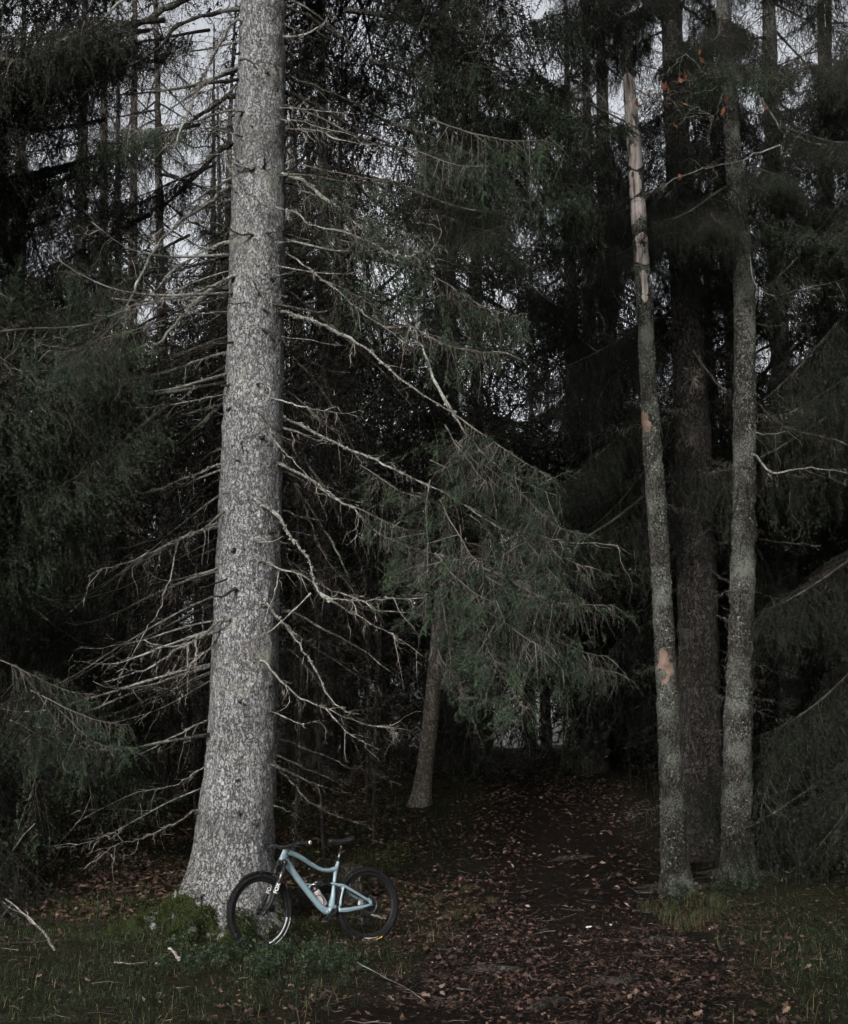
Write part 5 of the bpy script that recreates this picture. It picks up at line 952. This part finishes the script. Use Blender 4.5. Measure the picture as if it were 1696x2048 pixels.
def blades(mb, x, y, h, rng, tint, w=.0035, bend=.5):
    n = len(x); z = height(x, y); a = rng.random(n) * 6.283; hd = np.stack([np.cos(a), np.sin(a), 0 * a], 1); sd = np.stack([-np.sin(a), np.cos(a), 0 * a], 1); b = (bend * (.3 + rng.random(n)))[:, None]; H = h[:, None]; o = np.stack([x, y, z - .01], 1); up = np.array((0, 0, 1.0))
    p1 = o + up * H * .5 + hd * H * b * .2; p2 = o + up * H * (.95 - .25 * b) + hd * H * b * .8
    V = np.stack([o - sd * w, o + sd * w, p1 - sd * w * .8, p1 + sd * w * .8, p2], 1); q = np.arange(n)[:, None] * 5
    F3 = np.concatenate([q + np.array([[2, 3, 4]])]); F4 = q + np.array([[0, 1, 3, 2]]); mb.add(V, F3, F4, 0, np.repeat(tint, 5))
mb = MB()
x, y, r_ = scatter(90000, (-5.2, 5.2), (9.4, 17), 3); p = path_d(x, y); nn = fbm(x * 1.1, y * 1.1, 3) + .5
dn = np.interp(p, [0, .95, 1.3, 2], [0, .02, .55, .9]) * np.clip((nn - .3) * 4, .05, 1); dn = np.where((x < 1.2) & (y > 14.6), dn * .35, dn); dn = np.where((x > 2.8) & (y < 14.5), np.minimum(dn * 1.7, 1), dn); kp = (r_.random(len(x)) < dn) & ~((x - TX) ** 2 + (y - TY) ** 2 < .45)
x, y = x[kp], y[kp]; blades(mb, x, y, .025 + .075 * r_.random(len(x)) ** 2 + .07 * r_.random(len(x)) ** 6, r_, np.where(r_.random(len(x)) < .05, .8 + .2 * r_.random(len(x)), .72 * r_.random(len(x))), .003, 1.1)
x, y, r_ = scatter(20000, (-11, 10), (17, 40), 4); p = path_d(x, y); nn = fbm(x * .6, y * .6, 3) + .5; kp = (r_.random(len(x)) < np.interp(p, [0, 1, 1.5], [0, 0, .8]) * np.clip((nn - .45) * 5, 0, 1)); x, y = x[kp], y[kp]
blades(mb, x, y, .1 + .2 * r_.random(len(x)), r_, .7 * r_.random(len(x)), .006)
x, y, r_ = scatter(2600, (-5.2, 5.2), (9.4, 16.5), 14); kp = path_d(x, y) > .9; x, y = x[kp], y[kp]; blades(mb, x, y, .1 + .14 * r_.random(len(x)), r_, np.where(r_.random(len(x)) < .35, .85 + .15 * r_.random(len(x)), .6), .0022, 1.6)
tag(mb.build('grass', M['grass'], smooth=False), 'dark thin grass in the undergrowth either side of the path', 'grass', kind='stuff')
# moss on the mound, the roots and the clearing at left
mb = MB(); x, y, r_ = scatter(60000, (TX - 1.9, TX + 1.0), (12.9, 15.6), 6); d = np.hypot((x - TX) * .7, y - TY); nn = fbm(x * 1.8, y * 1.8, 3) + .5; kp = r_.random(len(x)) < np.clip(1.5 - d, 0, 1) * np.clip((nn - .3) * 4, 0, 1)
x, y = x[kp], y[kp]; blades(mb, x, y, .014 + .03 * r_.random(len(x)), r_, r_.random(len(x)), .005, .8)
# on the trunk's foot and the roots
V, C, rr = tm.grid; i = r_.integers(0, 90, 26000); j = r_.integers(0, 120, 26000); q = V[i, j] + r_.normal(0, .006, (26000, 3)); hz = q[:, 2]
kp = r_.random(26000) < np.clip(1.15 - hz / np.interp(np.arctan2(q[:, 1] - C[i, 1], q[:, 0] - C[i, 0]) % 6.283, [0, 2.5, 3.6, 4.2, 4.7, 5.4, 6.3], [.3, .35, .5, .62, .5, .3, .3]), 0, 1); q = q[kp] + base; n = len(q)
out = unit(np.stack([q[:, 0] - base[0] - C[i[kp], 0], q[:, 1] - base[1] - C[i[kp], 1], np.full(n, .25)], 1)); sd = unit(np.cross(out, r_.normal(size=(n, 3)))); W = np.stack([q - sd * .006, q + sd * .006, q + out * (.012 + .02 * r_.random((n, 1))) + np.array((0, 0, -.008))], 1); mb.add(W, np.arange(n * 3).reshape(-1, 3), None, 0, np.repeat(r_.random(n), 3))
for pl in RT:
    Cr = spline(np.array([at(*p) for p in pl]), 16); u = r_.random(9000) * 14.99; a = u.astype(int); f = (u - a)[:, None]; c = Cr[a] * (1 - f) + Cr[a + 1] * f; c[:, 2] = height(c[:, 0], c[:, 1]) + np.interp(u, [0, 15], [.06, -.06]); rad = np.interp(u, [0, 15], [.22, .05])[:, None]
    o = unit(r_.normal(size=(9000, 3)) * np.array((1, 1, .8)) + np.array((0, 0, .5))); q = c + o * rad; sd = unit(np.cross(o, r_.normal(size=(9000, 3)))); W = np.stack([q - sd * .006, q + sd * .006, q + o * (.015 + .02 * r_.random((9000, 1)))], 1); mb.add(W, np.arange(27000).reshape(-1, 3), None, 0, np.repeat(r_.random(9000), 3))
x, y, r_ = scatter(46000, (-8, -.2), (15.6, 24), 7); nn = fbm(x * .9 + 3, y * .9, 3) + .5; kp = r_.random(len(x)) < np.clip((nn - .42) * 5, 0, 1); x, y = x[kp], y[kp]; blades(mb, x, y, .02 + .04 * r_.random(len(x)), r_, .55 + .45 * r_.random(len(x)), .009, .9)  # clearing moss tinted brighter in place of light falling there
tag(mb.build('moss', M['moss'], smooth=False), 'green moss over the roots of the big spruce and the clearing', 'moss', kind='stuff')

# bilberry shrubs round the front wheel
def shrub_mesh(seed, h):
    r = np.random.default_rng(seed); st = MB(); lf = MB()
    for s in range(7):
        a = r.random() * 6.283; d = np.array((math.cos(a), math.sin(a), 0)); C = np.stack([d * h * .5 * t ** 1.4 + np.array((0, 0, h * t * (.7 + .3 * r.random()))) for t in np.linspace(0, 1, 6)]); tube(st, C, np.linspace(.0025, .001, 6), 3, 0, .3)
        for t in np.linspace(.3, 1, 12):
            p = np.array([np.interp(t, np.linspace(0, 1, 6), C[:, q]) for q in range(3)]) + r.normal(0, .018, 3); u = unit(r.normal(size=3) + np.array((0, 0, .2))); v = unit(np.cross(u, r.normal(size=3))); l = .007 + .007 * r.random()
            lf.add([p, p + u * l + v * l * .55, p + u * l * 2, p + u * l - v * l * .55], None, [(0, 1, 2, 3)], 0, r.random())
    return st.mesh('stems', [M['grass']]), lf.mesh('leaves', [M['shrub_leaf']], False)
SH = [shrub_mesh(s, .10 + .03 * s) for s in range(4)]; r = np.random.default_rng(8)
for k in range(78):
    if k < 44: px, Yy = r.normal(520, 85), r.uniform(11.9, 13.7)
    else: px, Yy = r.uniform(300, 720), r.uniform(11.4, 13.6)
    f = foot(px, Yy); t = empty('bilberry_shrub', f, 'small leafy bilberry shrub in the tangle around the bicycle wheels', 'shrub', 'bilberry shrubs around the bicycle'); t.rotation_euler[2] = r.random() * 6.3; t.scale = (.8 + .6 * r.random(),) * 3
    if k >= 60: t.location = foot(r.uniform(1300, 1560), r.uniform(16.9, 18.2)); t['label'] = 'low leafy shrub in the shade at the foot of the right-hand trunks'; t['group'] = 'shrubs at the right-hand trunks'
    a, b = SH[k % 4]; link('stems', a, t); link('leaves', b, t)
# tussocks of yellowed grass
def tuft_mesh(seed):
    r = np.random.default_rng(seed); mb = MB(); n = 90; a = r.random(n) * 6.283; L = .22 + .2 * r.random(n); o = np.stack([.05 * r.normal(size=n), .05 * r.normal(size=n), 0 * a - .02], 1); hd = np.stack([np.cos(a), np.sin(a), 0 * a], 1); sd = np.stack([-np.sin(a), np.cos(a), 0 * a], 1); w = .003; V = []
    for t, zf, of in ((0, 0, 0), (.35, .42, .15), (.7, .55, .5), (1, .4, .95)): c = o + hd * (L * of)[:, None] + np.array((0, 0, 1.0)) * (L * zf)[:, None]; V += [c - sd * w * (1 - t * .8), c + sd * w * (1 - t * .8)]
    V = np.stack(V, 1); q = np.arange(n)[:, None] * 8; mb.add(V, None, np.concatenate([q + np.array([[s, s + 1, s + 3, s + 2]]) for s in (0, 2, 4)]), 0, np.repeat(np.where(r.random(n) < .5, .3 + .48 * r.random(n), .8 + .2 * r.random(n)), 8)); return mb.mesh('grass_tuft', [M['grass']])
TF = [tuft_mesh(s) for s in range(3)]
for k, (px, Yy, w) in enumerate([(1300, 16.8, 0), (1345, 16.6, 0), (1385, 16.9, 0), (1420, 16.7, 0), (1330, 16.1, 0), (1390, 15.6, 0), (1425, 15.9, 0), (1450, 16.4, 0), (1370, 15.0, 0), (910, 15.9, 1), (950, 16.3, 1), (985, 16.9, 1), (880, 16.6, 1), (840, 16.1, 1), (930, 17.4, 1)]):
    f = foot(px, Yy); o = link('grass_tuft', TF[k % 3]); o.location = f; o.rotation_euler[2] = k; o.scale = ((.9, .55)[w],) * 3
    tag(o, ('tussock of long yellowed grass in front of the leaning dead tree', 'low yellowish grass tuft on the bank right of the bicycle')[w], 'grass tuft', ('tussocks by the dead tree', 'tufts on the bank')[w])

mb = MB(); x, y, r_ = scatter(2600, (-5, 5.2), (9.5, 20), 31); n = len(x); az = r_.random(n) * 6.283
strands(mb, r_, np.stack([x, y, height(x, y) + .012 + .03 * r_.random(n)], 1), np.stack([np.cos(az), np.sin(az), r_.normal(0, .12, n)], 1), .05 + .3 * r_.random(n) ** 2.5, np.zeros(n), 5, 0, sw=.0035, m_st=0, t_st=.85 * r_.random(n), curl=.12)
tag(mb.build('twig_litter', [M['twig']]), 'litter of small broken twigs strewn over the forest floor', 'twig litter', kind='stuff')
# sticks, roots, stump, logs
def stick(name, label, pl, Y, dia, mat, cat='stick', twig=0, lift=.02, group=None):
    P = np.array([at(px, py, Yy) for (px, py), Yy in zip(pl, Y)]); g = height(P[:, 0], P[:, 1]); P[:, 2] = np.maximum(P[:, 2], g + lift)
    b0 = P[0].copy(); C = spline(P - b0, 14); rg = np.random.default_rng(len(label)); C[1:] += rg.normal(0, dia / 500, (13, 3)); mb = MB(); tube(mb, C, np.linspace(1, .5, 14) * dia / 200, 7)
    if twig: add_twigs(mb, C, rg, twig, .3, 1, .8)
    o = mb.build(name, [M[mat], M['twig']]); o.location = b0; return tag(o, label, cat, group)
stick('fallen_branch', 'pale crooked dead branch rising from the grass at lower left', [(110, 1900), (88, 1868), (55, 1835), (12, 1797)], [12.4, 12.5, 12.7, 13.0], 2.6, 'branch_pale', twig=3)
stick('broken_stick', 'short broken pale stick standing up in the moss before the big spruce', [(358, 1922), (350, 1908), (338, 1896)], [12.6, 12.6, 12.62], 3.4, 'bare_wood')
stick('fallen_stick', 'thin pale stick lying flat in the undergrowth at lower left', [(228, 1925), (262, 1927), (292, 1925)], [12.5, 12.5, 12.5], 1.5, 'branch_pale')
stick('fallen_stick', 'thin grey twig lying at the left edge of the ground', [(-10, 1888), (60, 1884), (130, 1880)], [12.9, 12.95, 13.0], 2.0, 'branch_dark')
stick('fallen_stick', 'long thin pale stem leaning over the path edge at bottom centre', [(715, 1925), (760, 1950), (810, 1975), (850, 2008)], [12.2, 11.7, 11.3, 10.8], .9, 'branch_pale', lift=.06)
stick('fallen_stick', 'pale split stick on the ground behind the rear wheel', [(742, 1829), (758, 1834), (772, 1838)], [14.9, 14.85, 14.8], 2.2, 'bare_wood', lift=.12)
stick('fallen_stick', 'dark stick half buried across the right side of the path', [(1265, 1822), (1300, 1823), (1330, 1825)], [15.6, 15.6, 15.6], 2.4, 'branch_dark')
stick('thin_sapling', 'bare thin dead stem rising behind the undergrowth left of the spruce', [(185, 1875), (192, 1840), (200, 1800), (215, 1778)], [13.6, 13.6, 13.6, 13.6], .9, 'branch_dark', twig=4)
for k, (pl, Y, dia, lab) in enumerate([([(1040, 1998), (1075, 1990), (1110, 1972), (1150, 1962)], [10.5, 10.6, 10.9, 11.1], 9, 'dark bare root winding across the path in the foreground'), ([(1090, 1712), (1120, 1706), (1160, 1704), (1200, 1700)], [20, 20.1, 20.2, 20.3], 9, 'dark root crossing the path far up beyond the leaves'),
    ([(1165, 1920), (1200, 1912), (1250, 1918), (1290, 1914)], [11.9, 12, 12, 12.1], 8, 'low root humped across the middle of the path'), ([(1270, 1850), (1300, 1843), (1340, 1845), (1380, 1852)], [14.2, 14.3, 14.3, 14.2], 8, 'root running out of the grass at the right of the path'), ([(900, 1888), (950, 1880), (1010, 1884), (1060, 1878)], [12.9, 13, 13, 13.1], 10, 'dark root along the left edge of the path'), ([(1120, 1842), (1135, 1836), (1150, 1842), (1160, 1850)], [14.6, 14.6, 14.6, 14.5], 6, 'small looping root lump on the path'), ([(905, 1592), (960, 1590), (1010, 1598)], [30, 30, 29.5], 10, 'dark root at the far left edge of the path')]):
    P = np.array([at(*a, b) for a, b in zip(pl, Y)]); P[:, 2] = height(P[:, 0], P[:, 1]) + .01; P[0, 2] -= .06; P[-1, 2] -= .06; b0 = P[0].copy(); mb = MB(); C = spline(P - b0, 22); rg = np.random.default_rng(k); C += rg.normal(0, .008, C.shape); tube(mb, C, dia / 200 * (.8 + .3 * np.sin(np.linspace(0, 3.1, 22))), 9); o = mb.build('tree_root', M['bark_dark']); o.location = b0; tag(o, lab, 'root')
# stump and rotting log behind the bicycle
s0 = foot(700, 16.4); zz = np.linspace(-.1, .46, 14); mbs = trunk_mb(np.stack([0 * zz, 0 * zz, zz], 1), .15 + .08 * np.exp(-(zz + .1) / .12), 24, 16, .03, 9, lambda a, z: .25 * math.exp(-max(z, 0) / .1) * np.cos(3 * a), 3, lambda z: .55 - .25 * z)
V = mbs.grid[0]; rg = np.random.default_rng(3); st = empty('tree_stump', s0, 'mossy rotten stump behind the bicycle saddle', 'stump'); mbs.build('stump_wood', M['bark_moss'] if 'bark_moss' in M else M['bark_main'], st)
topv = V[-1]; mb = MB(); q = np.concatenate([topv + np.array((0, 0, -.004)), [topv.mean(0) + np.array((0, 0, .05))]]); q[:-1, 2] += 0; mb.add(q, [(k, (k + 1) % 24, 24) for k in range(24)], None, 0, .5); mb.build('broken_top', M['branch_dark'], st)
for lab, a, b, dia in (('dark rotting log lying on the leaves behind the frame of the bicycle', (575, 1772, 15.6), (655, 1722, 17.4), 26), ('mossy log end lying behind the rear wheel', (640, 1765, 16.2), (700, 1760, 16.4), 20)):
    pa, pb = at(*a), at(*b); pa[2] = gz(pa[0], pa[1]) + dia / 260; pb[2] = gz(pb[0], pb[1]) + dia / 240; d = pb - pa; C = np.linspace(0, 1, 20)[:, None] * d; mb = MB(); rg = np.random.default_rng(9); rr2 = dia / 200 * (1 + .08 * rg.normal(size=20)); tube(mb, C + rg.normal(0, .008, C.shape), rr2, 16, 0, .3); o = mb.build('fallen_log', M['bark_dark']); o.location = pa; tag(o, lab, 'log')
# two bits of pale birch bark on the path
for k, (px, py, Yy) in enumerate([(1176, 1805, 15.5), (1220, 1800, 15.75)]):
    P = at(px, py, Yy); P[2] = gz(P[0], P[1]) + .05; V, F = LV[2]; q = MB(); q.add(V * np.array((1, .7, 1.4)), F, None, 0, .5); o = q.build('bark_flake', M['white_flake']); o.location = P; o.scale = (.075,) * 3; o.rotation_euler = (R(35), R(-8), R(20 + 40 * k)); tag(o, ('left of two pale flakes of birch bark on the path', 'right of two pale flakes of birch bark on the path')[k], 'bark flake')
# oak branch with a few orange leaves at top right
ob = empty('oak_branch', foot(1800, 17.6), 'thin bare oak with a few orange leaves reaching in at top right', 'tree'); b0 = np.array(ob.location)
OK = [([(1800, 1690), (1802, 1400), (1796, 1000), (1800, 700), (1790, 420), (1780, 260), (1770, 60)], 17.6, 17.4, 8), ([(1790, 400), (1740, 340), (1680, 300), (1620, 285), (1560, 260)], 17.5, 17.4, 3.6), ([(1560, 260), (1500, 165), (1450, 152), (1400, 160), (1338, 164)], 17.4, 17.0, 2.6), ([(1450, 170), (1400, 185), (1355, 182), (1300, 190), (1262, 200)], 17.2, 16.9, 1.4), ([(1420, 158), (1370, 110), (1345, 135), (1300, 170), (1280, 195)], 17.1, 16.8, 1.4), ([(1560, 290), (1480, 320), (1400, 338), (1330, 370), (1260, 410)], 17.4, 16.8, 2.2), ([(1450, 175), (1430, 230), (1390, 215), (1365, 240)], 17.2, 16.9, 1.2)]
r = np.random.default_rng(15)
for k, (pl, ya, yb, dia) in enumerate(OK):
    P = np.array([at(a, b, ya + (yb - ya) * i / (len(pl) - 1)) for i, (a, b) in enumerate(pl)]) - b0
    if k == 0: P[0] = (0, 0, -.1)
    C = spline(P, 26); C[1:] += r.normal(0, .012, C[1:].shape); OC = (OC if k else []) + [C]; mb = MB(); tube(mb, C, np.linspace(1, .4, 26) * dia / 200, 6); add_twigs(mb, C, r, 16 if k else 6, .5, 1, .85, 0, .3 if k else .8); mb.build('trunk' if k == 0 else 'branch', [M['branch_dark' if k < 2 else 'branch_pale'], M['twig']], ob)
om = MB(); om.add(*LV[0], None, 0, .8); om = om.mesh('leaf', [M['oak_leaf']], False)
for px, py in [(1345, 178), (1358, 148), (1362, 160), (1374, 153), (1412, 146), (1395, 120), (1394, 112), (1328, 172), (1280, 200), (1300, 196), (1354, 214), (1465, 204), (1546, 202), (1470, 188), (1314, 282), (1342, 318), (1368, 152), (1332, 168), (1480, 138), (1610, 792)]:
    pw = at(px, py, 17.0) - b0; ac = np.concatenate(OC[2:]); q = ac[np.argmin(((ac - pw) ** 2).sum(1))]; o = link('leaf', om, ob); o.location = q + (pw - q) * min(1, .07 / np.linalg.norm(pw - q)) + r.normal(0, .03, 3); o.scale = (.085 + .04 * r.random(),) * 3; o.rotation_euler = (r.random() * 6, R(60) + r.normal() * .4, r.random() * 6)
